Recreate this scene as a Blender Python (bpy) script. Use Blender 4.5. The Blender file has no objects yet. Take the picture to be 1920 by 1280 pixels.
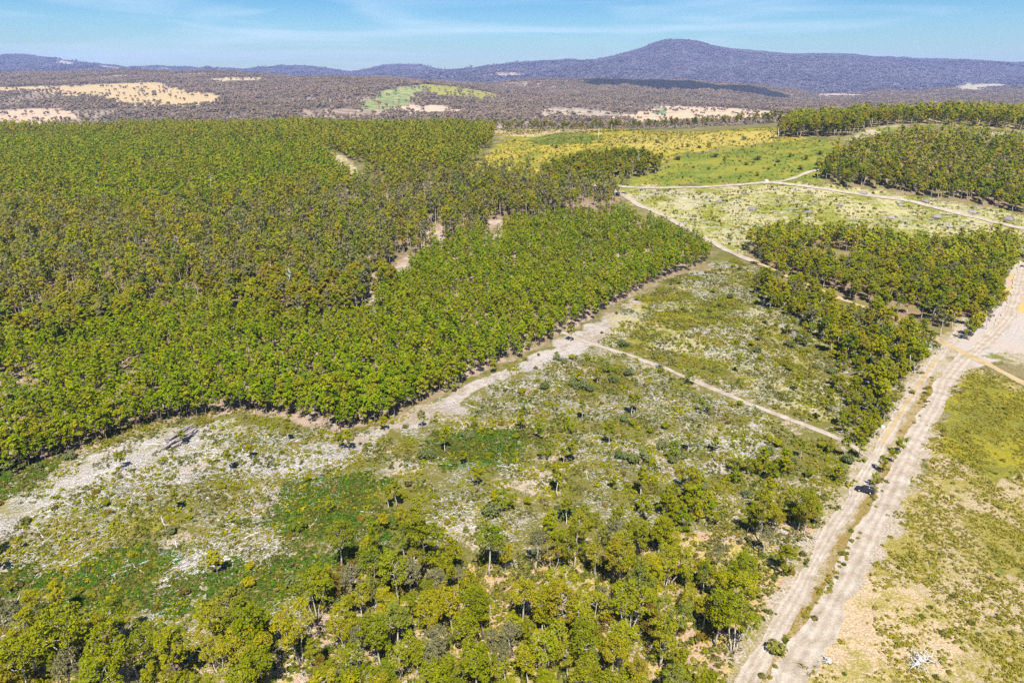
import bpy, math, numpy as np
from mathutils import Vector, Euler
R = math.radians
SC = bpy.context.scene
COL = SC.collection
rng = np.random.default_rng(7)

# ------------------------------------------------------------------ camera, sky, sun, exposure
CAM_H, PITCH, FPX = 110.0, R(20.9), 1297.0          # FPX: focal length in pixels of a 1920 px wide picture
cam_d = bpy.data.cameras.new('camera'); cam = bpy.data.objects.new('camera', cam_d); COL.objects.link(cam)
cam.location = (0, 0, CAM_H); cam.rotation_euler = (R(90) - PITCH, 0, 0)
cam_d.sensor_width = 36.0; cam_d.lens = 36.0 * FPX / 1920.0
cam_d.clip_start = 1.0; cam_d.clip_end = 60000.0
SC.camera = cam

SUN_EL, SUN_AZ = R(57), R(4)                        # sun behind the camera; azimuth offset to the right of straight behind
W = bpy.data.worlds.new('World'); SC.world = W; W.use_nodes = True
nt = W.node_tree; nt.nodes.clear()
def wn(t, **k):
    n = nt.nodes.new(t)
    for a, b in k.items(): setattr(n, a, b)
    return n
sky = wn('ShaderNodeTexSky', sky_type='NISHITA', sun_disc=False, sun_elevation=SUN_EL, sun_rotation=R(180) - SUN_AZ,
         altitude=300.0, air_density=1.0, dust_density=0.2, ozone_density=1.6)
bg = wn('ShaderNodeBackground'); bg.inputs[1].default_value = 0.10
out = wn('ShaderNodeOutputWorld')
tc = wn('ShaderNodeTexCoord'); mp = wn('ShaderNodeMapping'); mp.inputs['Scale'].default_value = (1.3, 1.3, 17.0)
mp.inputs['Rotation'].default_value = (R(2.0), R(3.5), 0)
cn = wn('ShaderNodeTexNoise'); cn.inputs['Scale'].default_value = 1.7; cn.inputs['Detail'].default_value = 6.0
cn.inputs['Roughness'].default_value = 0.52; cn.inputs['Distortion'].default_value = 0.9
cr = wn('ShaderNodeValToRGB'); cr.color_ramp.elements[0].position = 0.47; cr.color_ramp.elements[1].position = 0.72
cr.color_ramp.elements[1].color = (0.60, 0.60, 0.60, 1)
hs = wn('ShaderNodeHueSaturation'); hs.inputs['Hue'].default_value = 0.486; hs.inputs['Hue'].default_value = 0.5; hs.inputs['Saturation'].default_value = 1.8; hs.inputs['Value'].default_value = 0.45
mx = wn('ShaderNodeMix', data_type='RGBA'); mx.inputs['B'].default_value = (3.9, 4.7, 5.3, 1)
L = nt.links.new
tn = wn('ShaderNodeMix', data_type='RGBA', blend_type='MULTIPLY'); tn.inputs['Factor'].default_value = 1.0; tn.inputs['B'].default_value = (0.70, 0.93, 1.10, 1)
L(sky.outputs[0], hs.inputs['Color']); L(hs.outputs[0], tn.inputs['A']); L(tc.outputs['Generated'], mp.inputs[0]); L(mp.outputs[0], cn.inputs['Vector'])
L(cn.outputs['Fac'], cr.inputs[0]); L(cr.outputs[0], mx.inputs['Factor']); L(tn.outputs['Result'], mx.inputs['A'])
L(mx.outputs['Result'], bg.inputs[0]); L(bg.outputs[0], out.inputs[0])

sd = bpy.data.lights.new('sun', 'SUN'); sd.energy = 4.4; sd.angle = R(0.5); sd.color = (1.0, 0.955, 0.88)
sun = bpy.data.objects.new('sun', sd); COL.objects.link(sun)
sun.rotation_euler = (R(90) - SUN_EL, 0, SUN_AZ)
SC.view_settings.view_transform = 'Standard'; SC.view_settings.look = 'None'
SC.view_settings.gamma = 1.0; SC.view_settings.use_curve_mapping = False
SC.view_settings.exposure = 1.12
SC.cycles.max_bounces = 6; SC.cycles.diffuse_bounces = 4; SC.cycles.transmission_bounces = 3
SC.cycles.volume_bounces = 1; SC.cycles.glossy_bounces = 2; SC.cycles.transparent_max_bounces = 4
SC.cycles.use_denoising = False
SC.cycles.use_adaptive_sampling = True; SC.cycles.adaptive_threshold = 0.01

# ------------------------------------------------------------------ numpy noise, terrain, pixel to ground
def vnoise(x, y, seed=0):
    x = np.asarray(x, float); y = np.asarray(y, float)
    xi = np.floor(x).astype(np.int64); yi = np.floor(y).astype(np.int64); fx = x - xi; fy = y - yi
    fx = fx * fx * (3 - 2 * fx); fy = fy * fy * (3 - 2 * fy)
    def h(a, b):
        v = (a * 374761393 + b * 668265263 + seed * 1442695041) & 0x7fffffff
        v = ((v ^ (v >> 13)) * 1274126177) & 0x7fffffff
        return ((v ^ (v >> 16)) & 0xffff) / 65535.0
    return (h(xi, yi) * (1 - fx) + h(xi + 1, yi) * fx) * (1 - fy) + (h(xi, yi + 1) * (1 - fx) + h(xi + 1, yi + 1) * fx) * fy
def fbm(x, y, o=4, seed=0):
    s = 0; a = 0.5; t = 0
    for k in range(o):
        s = s + a * vnoise(np.asarray(x) * 2**k, np.asarray(y) * 2**k, seed + k * 17); t += a; a *= 0.5
    return s / t

def slope_of(py):
    c = (640.0 - np.asarray(py, float)) / FPX
    return (-math.sin(PITCH) + c * math.cos(PITCH)) / (math.cos(PITCH) + c * math.sin(PITCH))
def fwd_of(py):
    return math.cos(PITCH) + (640.0 - np.asarray(py, float)) / FPX * math.sin(PITCH)
PXC = np.arange(-1400, 3341, 20.0)                  # columns of the height table, as picture columns (u = x / y)
def prof(*pts): return np.interp(PXC, [p[0] for p in pts], [p[1] for p in pts])
def zp(Y, *pts): return CAM_H + Y * slope_of(prof(*pts))     # heights given by where the ground shows in the picture
ROWS = [
 (0, prof((0, 0))), (380, prof((0, 0))),
 (470, prof((0, 2), (900, 3), (1920, 2))),
 (560, prof((0, 8), (900, 13), (1300, 15), (1920, 18))),
 (640, prof((0, 14), (900, 22), (1300, 24), (1500, 32), (1700, 40), (1920, 42))),
 (720, prof((0, 17), (900, 29), (1300, 35), (1500, 48), (1700, 59), (1920, 60))),
 (850, prof((0, 19), (900, 34), (1100, 38), (1300, 45), (1500, 57), (1700, 67), (1920, 72))),
 (1050, prof((0, 24), (900, 37), (1100, 40), (1300, 45), (1450, 50), (1600, 57), (1920, 80))),
 (1200, prof((0, 25), (600, 26), (900, 27), (1100, 24), (1300, 20), (1500, 24), (1700, 45), (1920, 76))),
 (1400, prof((0, 20), (600, 16), (900, 2), (1300, -6), (1500, 0), (1700, 18), (1920, 50))),
 (1700, prof((0, -14), (900, -12), (1300, -6), (1600, -8), (1920, 10))),
 (2000, prof((0, -2), (300, 0), (600, 4), (900, 2), (1300, 0), (1920, -5))),
 (2600, zp(2600, (0, 192), (300, 188), (600, 186), (720, 182), (850, 190), (950, 200), (1100, 202), (1300, 202), (1500, 205), (1920, 210))),
 (3000, zp(3000, (0, 172), (300, 168), (500, 172), (640, 168), (760, 160), (860, 166), (930, 184), (1100, 190), (1300, 194), (1500, 200), (1920, 200))),
 (3800, zp(3800, (0, 155), (300, 148), (500, 148), (640, 152), (800, 156), (950, 174), (1100, 172), (1300, 176), (1470, 188), (1700, 188), (1920, 184))),
 (4600, zp(4600, (0, 139), (300, 135), (420, 136), (500, 137), (650, 143), (800, 154), (950, 158), (1100, 151), (1250, 153), (1400, 164), (1480, 182), (1700, 176), (1920, 172))),
 (5200, prof((0, 70), (600, 70), (800, 60), (1000, 60), (1300, 50), (1470, 40), (1500, 20), (1920, 40))),
 (6200, zp(6200, (0, 150), (700, 150), (860, 146), (1000, 143), (1200, 138), (1500, 148), (1750, 158), (1920, 150))),
 (7400, zp(7400, (0, 138), (120, 128), (250, 131), (400, 140), (700, 146), (840, 138), (960, 126), (1060, 121), (1150, 114), (1240, 98), (1300, 104), (1500, 116), (1700, 125), (1920, 130))),
 (8600, zp(8600, (-600, 130), (0, 124), (120, 115), (250, 125), (400, 136), (560, 134), (700, 143), (770, 132), (840, 133), (900, 128), (960, 120), (1010, 117), (1060, 114), (1090, 119), (1150, 105),
                 (1182, 92), (1208, 79), (1232, 75), (1268, 78), (1298, 87), (1340, 94), (1390, 100), (1440, 104), (1530, 103), (1570, 109), (1700, 113), (1850, 120), (1920, 123), (2400, 118))),
 (10500, zp(10500, (-600, 126), (0, 113), (60, 111), (90, 106), (130, 106), (200, 118), (250, 122), (300, 127), (360, 126), (450, 130), (500, 132), (560, 126), (590, 125), (640, 131), (680, 138), (710, 133), (740, 125),
                 (775, 120), (810, 126), (840, 133), (900, 138), (1000, 135), (1300, 118), (1600, 122), (2400, 130))),
 (13000, prof((0, 120), (1920, 150))), (17000, prof((0, 60), (1920, 60))),
]
_LY = np.linspace(math.log(300), math.log(17000), 520)
def _table():
    ys = np.array([r[0] for r in ROWS], float); zs = np.array([r[1] for r in ROWS])
    lq = np.log(np.maximum(ys, 150.0))
    t = np.empty((len(_LY), len(PXC)))
    # monotone-ish cubic through the rows (Hermite with limited tangents) so that ridges stay smooth
    d = np.diff(zs, axis=0) / np.diff(lq)[:, None]
    m = np.zeros_like(zs)
    same = (d[:-1] * d[1:]) > 0
    m[1:-1] = np.where(same, 2 * d[:-1] * d[1:] / np.where(same, d[:-1] + d[1:], 1), 0)
    k = np.clip(np.searchsorted(lq, _LY) - 1, 0, len(lq) - 2)
    h = (lq[k + 1] - lq[k]); s = (_LY - lq[k]) / h; s = s[:, None]; h = h[:, None]
    t = ((2*s**3 - 3*s**2 + 1) * zs[k] + (s**3 - 2*s**2 + s) * h * m[k] + (-2*s**3 + 3*s**2) * zs[k+1] + (s**3 - s**2) * h * m[k+1])
    return t
_T = _table()
def H(x, y):
    x = np.asarray(x, float); y = np.asarray(y, float)
    ys = np.maximum(y, 300.0)
    cx = np.clip((960.0 + FPX * 0.985 * x / ys - PXC[0]) / 20.0, 0, len(PXC) - 1.001)   # fwd_of ~ 0.985-1.06; the small misfit only bends columns
    ry = np.clip((np.log(ys) - _LY[0]) / (_LY[1] - _LY[0]), 0, len(_LY) - 1.001)
    i = cx.astype(int); j = ry.astype(int); fx = cx - i; fy = ry - j
    z = (_T[j, i] * (1 - fx) + _T[j, i + 1] * fx) * (1 - fy) + (_T[j + 1, i] * (1 - fx) + _T[j + 1, i + 1] * fx) * fy
    near = (vnoise(x / 60, y / 60, 3) - 0.5) * 1.6 * np.clip((np.abs(y) - 60) / 200, 0, 1)
    mid = (fbm(x / 220, y / 220, 3, 5) - 0.5) * 12 * np.clip((y - 480) / 500, 0, 1)
    far = ((fbm(x / 620, y / 620, 3, 9) - .5) * 70 - np.abs(fbm(x / 500, y / 900, 3, 13) - .5) * 130 + 12) * np.clip((y - 1900) / 4500, 0, 1) * np.where((y > 8000) & (y < 9300), .35, 1)
    return z + near + mid + far
_Ym = np.geomspace(45, 16500, 1500)
def G(px, py):
    """ground point seen at a picture position (1920 x 1280 pixels): first place where the ray meets the terrain"""
    px = np.atleast_1d(np.asarray(px, float)); py = np.atleast_1d(np.asarray(py, float)); o = np.zeros((len(px), 3))
    for k, (a, b) in enumerate(zip(px, py)):
        u = (a - 960.0) / FPX / fwd_of(b); s = slope_of(b)
        d = CAM_H + s * _Ym - H(u * _Ym, _Ym)
        hit = np.nonzero(d <= 0)[0]
        if len(hit) and hit[0] > 0:
            q = hit[0]; f = d[q - 1] / (d[q - 1] - d[q]); Y = _Ym[q - 1] + f * (_Ym[q] - _Ym[q - 1])
        else: Y = _Ym[-1] if not len(hit) else _Ym[0]
        o[k] = (u * Y, Y, H(u * Y, Y))
    return o
def gp(pts): return G([p[0] for p in pts], [p[1] for p in pts])
def project(P):
    P = np.asarray(P, float); y = P[:, 1]; z = P[:, 2] - CAM_H
    d = y * math.cos(PITCH) - z * math.sin(PITCH); v = y * math.sin(PITCH) + z * math.cos(PITCH)
    d = np.maximum(d, 1e-3)
    return 960 + FPX * P[:, 0] / d, 640 - FPX * v / d, d
def inpoly(x, y, poly):
    c = np.zeros(x.shape, bool); n = len(poly)
    for i in range(n):
        x0, y0 = poly[i][:2]; x1, y1 = poly[(i + 1) % n][:2]
        if y0 == y1: continue
        c ^= ((y0 > y) != (y1 > y)) & (x < (x1 - x0) * (y - y0) / (y1 - y0) + x0)
    return c
def visible(P, lift=12.0):
    """line of sight from the camera over the bare terrain"""
    t = np.linspace(0.04, 0.985, 60)
    ok = np.ones(len(P), bool)
    for q in t:
        z = CAM_H + (P[:, 2] + lift - CAM_H) * q
        ok &= H(P[:, 0] * q, P[:, 1] * q) < z + 3.0
    return ok

# ------------------------------------------------------------------ materials
def mat(name):
    m = bpy.data.materials.new(name); m.use_nodes = True; m.node_tree.nodes.clear(); return m, m.node_tree
def N(t, ty, ins=None, **k):
    n = t.nodes.new(ty)
    for a, b in k.items(): setattr(n, a, b)
    for a, b in (ins or {}).items():
        if hasattr(b, 'is_linked'): t.links.new(b, n.inputs[a])
        else: n.inputs[a].default_value = b
    return n
def ramp(t, fac, stops):
    n = t.nodes.new('ShaderNodeValToRGB'); e = n.color_ramp.elements
    while len(e) < len(stops): e.new(0.5)
    for q, (p, c) in zip(e, stops): q.position = p; q.color = (*c, 1)
    t.links.new(fac, n.inputs[0]); return n.outputs[0]
def leaf_mat(name, cols, patch=None, pscale=0.02, trans=0.32, pamt=0.5, near_scale=1.6, lo=0.72, hi=1.3):
    m, t = mat(name)
    oi = N(t, 'ShaderNodeObjectInfo'); at = N(t, 'ShaderNodeAttribute', attribute_name='tint'); ge = N(t, 'ShaderNodeNewGeometry')
    s = N(t, 'ShaderNodeMath', {0: oi.outputs['Random'], 1: at.outputs['Fac']}, operation='ADD')
    f = N(t, 'ShaderNodeMath', {0: s.outputs[0]}, operation='FRACT')
    c = ramp(t, f.outputs[0], [(i / (len(cols) - 1), q) for i, q in enumerate(cols)])
    if patch:
        no = N(t, 'ShaderNodeTexNoise', {'Vector': ge.outputs['Position'], 'Scale': pscale, 'Detail': 3.0})
        mr = N(t, 'ShaderNodeMapRange', {'Value': no.outputs['Fac'], 'From Min': 0.45, 'From Max': 0.62, 'To Max': pamt})
        c = N(t, 'ShaderNodeMix', {'Factor': mr.outputs[0], 'A': c, 'B': (*patch, 1)}, data_type='RGBA').outputs['Result']
    n2 = N(t, 'ShaderNodeTexNoise', {'Vector': ge.outputs['Position'], 'Scale': near_scale, 'Detail': 1.0})
    mr2 = N(t, 'ShaderNodeMapRange', {'Value': n2.outputs['Fac'], 'From Min': 0.3, 'From Max': 0.7, 'To Min': lo, 'To Max': hi})
    c = N(t, 'ShaderNodeVectorMath', {0: c, 1: mr2.outputs[0]}, operation='MULTIPLY').outputs[0]
    d = N(t, 'ShaderNodeBsdfDiffuse', {'Color': c}); tr = N(t, 'ShaderNodeBsdfTranslucent', {'Color': c})
    x = N(t, 'ShaderNodeMixShader', {0: trans, 1: d.outputs[0], 2: tr.outputs[0]})
    o = N(t, 'ShaderNodeOutputMaterial', {0: x.outputs[0]}); return m
def rough_mat(name, a, b, scale=3.0, bump=0.0, rough=0.9, stretch=None, rand=0.0):
    m, t = mat(name)
    tcn = N(t, 'ShaderNodeTexCoord'); v = tcn.outputs['Object']
    if stretch: v = N(t, 'ShaderNodeMapping', {0: v, 'Scale': stretch}).outputs[0]
    no = N(t, 'ShaderNodeTexNoise', {'Vector': v, 'Scale': scale, 'Detail': 5.0, 'Roughness': 0.65})
    c = ramp(t, no.outputs['Fac'], [(0.35, a), (0.65, b)])
    if rand:
        oi = N(t, 'ShaderNodeObjectInfo')
        mr = N(t, 'ShaderNodeMapRange', {'Value': oi.outputs['Random'], 'To Min': 1 - rand, 'To Max': 1 + rand})
        c = N(t, 'ShaderNodeVectorMath', {0: c, 1: mr.outputs[0]}, operation='MULTIPLY').outputs[0]
    p = N(t, 'ShaderNodeBsdfPrincipled', {'Base Color': c, 'Roughness': rough, 'Specular IOR Level': 0.2})
    if bump:
        bp = N(t, 'ShaderNodeBump', {'Height': no.outputs['Fac'], 'Strength': bump, 'Distance': 0.1}); t.links.new(bp.outputs[0], p.inputs['Normal'])
    N(t, 'ShaderNodeOutputMaterial', {0: p.outputs[0]}); return m
def plain(name, c, rough=0.5, metal=0.0):
    m, t = mat(name); p = N(t, 'ShaderNodeBsdfPrincipled', {'Base Color': (*c, 1), 'Roughness': rough, 'Metallic': metal}); N(t, 'ShaderNodeOutputMaterial', {0: p.outputs[0]}); return m

M = {}
M['plantation'] = leaf_mat('plantation_leaf', [(.105, .155, .006), (.160, .228, .006), (.208, .268, .006), (.262, .282, .008), (.235, .215, .012), (.145, .205, .006), (.185, .250, .006)], (.225, .195, .012), 0.02, pamt=0.35)
M['olive'] = leaf_mat('olive_leaf', [(0.111, 0.155, 0.008), (0.173, 0.209, 0.008), (0.242, 0.262, 0.010), (0.289, 0.270, 0.011), (0.263, 0.202, 0.015), (0.207, 0.217, 0.032), (0.138, 0.193, 0.009)], (0.268, 0.202, 0.018), 0.02, pamt=0.30)
M['woodland'] = leaf_mat('woodland_leaf', [(0.152, 0.177, 0.006), (0.210, 0.226, 0.007), (0.260, 0.258, 0.009), (0.314, 0.268, 0.009), (0.185, 0.209, 0.009)])
M['bronze'] = leaf_mat('bronze_leaf', [(0.198, 0.142, 0.017), (0.171, 0.121, 0.018), (0.226, 0.163, 0.020)])
M['yellow'] = leaf_mat('yellow_green_leaf', [(0.198, 0.204, 0.009), (0.226, 0.215, 0.010), (0.171, 0.193, 0.009)])
M['grey'] = leaf_mat('grey_leaf', [(0.182, 0.171, 0.067), (0.204, 0.187, 0.084), (0.154, 0.154, 0.057)])
M['wattle'] = leaf_mat('blue_green_leaf', [(0.115, 0.153, 0.048), (0.148, 0.175, 0.061), (0.180, 0.187, 0.068), (0.129, 0.159, 0.041)])
M['shrub'] = leaf_mat('shrub_leaf', [(.055, .075, .012), (.105, .125, .016), (.150, .150, .020), (.110, .155, .016), (.260, .230, .050), (.080, .105, .014), (.190, .135, .040)], (.215, .160, .060), 0.05, pamt=0.35, near_scale=1.1, lo=.55, hi=1.5)
M['bracken'] = leaf_mat('bracken_leaf', [(.045, .115, .010), (.060, .135, .011), (.085, .150, .013), (.150, .115, .022)], (.160, .115, .026), 0.07, pamt=0.4, lo=.6, hi=1.4)
M['tussock'] = leaf_mat('tussock_blade', [(0.231, 0.205, 0.015), (0.289, 0.240, 0.025), (0.173, 0.175, 0.015), (0.326, 0.255, 0.056)], (0.200, 0.175, 0.021), 0.03, pamt=0.5)
M['farwood'] = leaf_mat('far_wood_leaf', [(0.106, 0.083, 0.056), (0.151, 0.112, 0.076), (0.189, 0.136, 0.097), (0.124, 0.108, 0.060)], (0.204, 0.144, 0.111), 0.0022, trans=0.0, near_scale=0.05)
M['mountain'] = leaf_mat('mountain_leaf', [(0.058, 0.056, 0.085), (0.085, 0.080, 0.117), (0.113, 0.106, 0.144)], (0.135, 0.124, 0.159), 0.0019, trans=0.0, pamt=0.6, near_scale=0.02)  # purple-blue of the distance haze is partly put into this leaf colour
M['farshade'] = leaf_mat('cloud_shade_leaf', [(.022, .025, .030), (.030, .034, .036), (.038, .040, .040)], None, trans=0.0, near_scale=0.05)  # leaf colour darkened to stand for cloud shade on the far hill
M['bark'] = rough_mat('pale_bark', (.60, .54, .46), (.34, .28, .22), 1.2, stretch=(3, 3, .4), rand=.25)
M['darkbark'] = rough_mat('brown_bark', (.24, .19, .15), (.11, .085, .07), 1.5, stretch=(3, 3, .4), rand=.25)
M['dead'] = rough_mat('bleached_wood', (.60, .57, .53), (.36, .33, .31), 1.5, stretch=(2, 2, .6), rand=.2)
M['log'] = rough_mat('weathered_log', (.36, .32, .30), (.13, .11, .105), 2.0, stretch=(2, 2, 2), rand=.3)
M['stick'] = rough_mat('grey_slash', (.30, .26, .26), (.15, .125, .125), 2.0, rand=.2)

def track_mat(name, a, b, c):
    m, t = mat(name); ge = N(t, 'ShaderNodeNewGeometry'); uv = N(t, 'ShaderNodeAttribute', attribute_name='across')
    n1 = N(t, 'ShaderNodeTexNoise', {'Vector': ge.outputs['Position'], 'Scale': 0.22, 'Detail': 7.0, 'Roughness': .7})
    col = ramp(t, n1.outputs['Fac'], [(.33, a), (.5, b), (.66, c)])
    # wheel ruts: two compacted bands along the track
    w = N(t, 'ShaderNodeMath', {0: uv.outputs['Fac'], 1: 3.0}, operation='MULTIPLY'); n2 = N(t, 'ShaderNodeTexNoise', {'Vector': ge.outputs['Position'], 'Scale': .06, 'Detail': 2.0})
    s = N(t, 'ShaderNodeMath', {0: N(t, 'ShaderNodeMath', {0: w.outputs[0], 1: n2.outputs['Fac']}, operation='ADD').outputs[0], 1: 6.283}, operation='MULTIPLY')
    si = N(t, 'ShaderNodeMath', {0: s.outputs[0]}, operation='SINE')
    mr = N(t, 'ShaderNodeMapRange', {'Value': si.outputs[0], 'From Min': -1.0, 'From Max': 1.0, 'To Min': .86, 'To Max': 1.06})
    n3 = N(t, 'ShaderNodeTexNoise', {'Vector': ge.outputs['Position'], 'Scale': 2.6, 'Detail': 3.0})
    mr3 = N(t, 'ShaderNodeMapRange', {'Value': n3.outputs['Fac'], 'From Min': .3, 'From Max': .7, 'To Min': .82, 'To Max': 1.14})
    k = N(t, 'ShaderNodeMath', {0: mr.outputs[0], 1: mr3.outputs[0]}, operation='MULTIPLY')
    col = N(t, 'ShaderNodeVectorMath', {0: col, 1: k.outputs[0]}, operation='MULTIPLY').outputs[0]
    bp = N(t, 'ShaderNodeBump', {'Height': n3.outputs['Fac'], 'Strength': .5, 'Distance': .25})
    d = N(t, 'ShaderNodeBsdfDiffuse', {'Color': col, 'Normal': bp.outputs[0]}); N(t, 'ShaderNodeOutputMaterial', {0: d.outputs[0]}); return m
M['sand'] = track_mat('pale_sand', (.27, .215, .155), (.36, .30, .235), (.42, .37, .305))
M['gravel'] = track_mat('ochre_gravel', (.30, .215, .11), (.38, .285, .145), (.41, .325, .20))

def ground_mat():
    m, t = mat('ground_cover'); ge = N(t, 'ShaderNodeNewGeometry'); P = ge.outputs['Position']
    ca = N(t, 'ShaderNodeAttribute', attribute_name='ca'); cb = N(t, 'ShaderNodeAttribute', attribute_name='cb')
    n0 = N(t, 'ShaderNodeTexNoise', {'Vector': P, 'Scale': .045, 'Detail': 3.0})
    n1 = N(t, 'ShaderNodeTexNoise', {'Vector': P, 'Scale': .28, 'Detail': 6.0, 'Roughness': .72})
    n2 = N(t, 'ShaderNodeTexNoise', {'Vector': P, 'Scale': 1.5, 'Detail': 4.0, 'Roughness': .7})
    a = N(t, 'ShaderNodeMath', {0: n0.outputs['Fac'], 1: .35}, operation='MULTIPLY')
    b = N(t, 'ShaderNodeMath', {0: n1.outputs['Fac'], 1: .40, 2: a.outputs[0]}, operation='MULTIPLY_ADD')
    c = N(t, 'ShaderNodeMath', {0: n2.outputs['Fac'], 1: .25, 2: b.outputs[0]}, operation='MULTIPLY_ADD')
    d = N(t, 'ShaderNodeMath', {0: c.outputs[0], 1: ca.outputs['Alpha']}, operation='SUBTRACT')
    f = N(t, 'ShaderNodeMapRange', {'Value': d.outputs[0], 'From Min': -.035, 'From Max': .035}, interpolation_type='SMOOTHSTEP')
    col = N(t, 'ShaderNodeMix', {'Factor': f.outputs[0], 'A': ca.outputs['Color'], 'B': cb.outputs['Color']}, data_type='RGBA').outputs['Result']
    n3 = N(t, 'ShaderNodeTexNoise', {'Vector': P, 'Scale': 2.4, 'Detail': 3.0, 'Roughness': .7})
    mr = N(t, 'ShaderNodeMapRange', {'Value': n3.outputs['Fac'], 'From Min': .28, 'From Max': .72, 'To Min': .50, 'To Max': 1.5})
    col = N(t, 'ShaderNodeVectorMath', {0: col, 1: mr.outputs[0]}, operation='MULTIPLY').outputs[0]
    bp = N(t, 'ShaderNodeBump', {'Height': n3.outputs['Fac'], 'Strength': .7, 'Distance': .5})
    s = N(t, 'ShaderNodeBsdfDiffuse', {'Color': col, 'Normal': bp.outputs[0]}); N(t, 'ShaderNodeOutputMaterial', {0: s.outputs[0]}); return m
M['ground'] = ground_mat()

# ------------------------------------------------------------------ mesh helpers
def mesh(name, V, F, mats, fmat=None, smooth=False, tint=None):
    """V (n,3); F list of arrays of faces with 3 or 4 corners each"""
    me = bpy.data.meshes.new(name); V = np.asarray(V, np.float32)
    F = [np.asarray(f, np.int32) for f in F if len(f)]
    me.vertices.add(len(V)); me.vertices.foreach_set('co', V.ravel())
    loops = np.concatenate([f.ravel() for f in F]); sizes = np.concatenate([np.full(len(f), f.shape[1], np.int32) for f in F])
    me.loops.add(len(loops)); me.loops.foreach_set('vertex_index', loops)
    me.polygons.add(len(sizes)); me.polygons.foreach_set('loop_start', np.concatenate([[0], np.cumsum(sizes)[:-1]]).astype(np.int32))
    for m in (mats if isinstance(mats, (list, tuple)) else [mats]): me.materials.append(m)
    if fmat is not None: me.polygons.foreach_set('material_index', np.asarray(fmat, np.int32))
    if smooth: me.polygons.foreach_set('use_smooth', np.ones(len(sizes), bool))
    if tint is not None:
        at = me.attributes.new('tint', 'FLOAT', 'POINT'); at.data.foreach_set('value', np.asarray(tint, np.float32))
    me.update(calc_edges=True); return me
def tag(o, label, cat=None, group=None, kind=None):
    o['label'] = label
    if cat: o['category'] = cat
    if group: o['group'] = group
    if kind: o['kind'] = kind
    return o
def link(name, data, parent=None, loc=None, rot=None, scale=None):
    o = bpy.data.objects.new(name, data); COL.objects.link(o)
    if parent: o.parent = parent
    if loc is not None: o.location = loc
    if rot is not None: o.rotation_euler = rot
    if scale is not None: o.scale = scale
    return o
class Buf:
    def __init__(s): s.v = []; s.q = []; s.t = []; s.n = 0
    def add(s, V, Q=None, T=None):
        V = np.asarray(V, float); s.v.append(V)
        if Q is not None and len(Q): s.q.append(np.asarray(Q) + s.n)
        if T is not None and len(T): s.t.append(np.asarray(T) + s.n)
        s.n += len(V)
    def faces(s): return [np.concatenate(a) for a in (s.q, s.t) if a]
    def V(s): return np.concatenate(s.v)
    def mesh(s, name, m, **k): return mesh(name, s.V(), s.faces(), m, **k)
def tube(buf, pts, rad, sides=6, cap=True):
    pts = np.asarray(pts, float); n = len(pts); rad = np.broadcast_to(rad, n)
    tg = np.gradient(pts, axis=0); tg /= np.linalg.norm(tg, axis=1)[:, None] + 1e-9
    ref = np.array([0.31, 0.95, 0.05]) if abs(tg[0, 2]) > 0.5 else np.array([0, 0, 1.0])
    a = np.cross(tg, ref); a /= np.linalg.norm(a, axis=1)[:, None] + 1e-9; b = np.cross(tg, a)
    th = np.arange(sides) / sides * 2 * math.pi
    V = pts[:, None] + rad[:, None, None] * (np.cos(th)[None, :, None] * a[:, None] + np.sin(th)[None, :, None] * b[:, None])
    Q = [(i * sides + j, i * sides + (j + 1) % sides, (i + 1) * sides + (j + 1) % sides, (i + 1) * sides + j) for i in range(n - 1) for j in range(sides)]
    T = []
    if cap:
        T = [(0, j + 1, j) for j in range(1, sides - 1)]
        e = (n - 1) * sides; T += [(e, e + j, e + j + 1) for j in range(1, sides - 1)]
    buf.add(V.reshape(-1, 3), Q, T)
def unit(n): 
    v = rng.normal(size=(n, 3)); return v / np.linalg.norm(v, axis=1)[:, None]
def leaves(C, Rd, n, size, up=.35, tri=False, shell=(.62, 1.0), squash=.8, asp=.7, droop=0.0):
    """n leaf-cluster faces spread through the outer part of the lobes C (centres) with radii Rd"""
    C = np.asarray(C, float); Rd = np.asarray(Rd, float)
    k = rng.choice(len(C), n, p=Rd**2 / (Rd**2).sum())
    d = unit(n); d[:, 2] += up * rng.random(n); d /= np.linalg.norm(d, axis=1)[:, None]
    r = Rd[k] * (shell[0] + (shell[1] - shell[0]) * rng.random(n)**.6)
    p = C[k] + d * r[:, None] * np.array([1, 1, squash])
    nm = d * .55 + unit(n) * .45 + np.array([0, -.12, .80]); nm /= np.linalg.norm(nm, axis=1)[:, None]
    a = np.cross(nm, unit(n)); a /= np.linalg.norm(a, axis=1)[:, None] + 1e-9; b = np.cross(nm, a)
    s = size * (.65 + .7 * rng.random(n)); a *= s[:, None]; b *= (s * asp)[:, None]
    if tri:
        V = np.stack([p + a, p - a * .6 + b, p - a * .5 - b], 1).reshape(-1, 3); F = np.arange(n * 3).reshape(n, 3)
    else:
        V = np.stack([p + a, p + b * .9, p - a * .85, p - b], 1).reshape(-1, 3); F = np.arange(n * 4).reshape(n, 4)
    tint = np.repeat(rng.random(n) * .16, 3 if tri else 4)
    return V, F, tint
def crown_mesh(name, C, Rd, n, size, m, **k):
    V, F, t = leaves(C, Rd, n, size, **k); return mesh(name, V, [F], m, tint=t)

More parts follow.
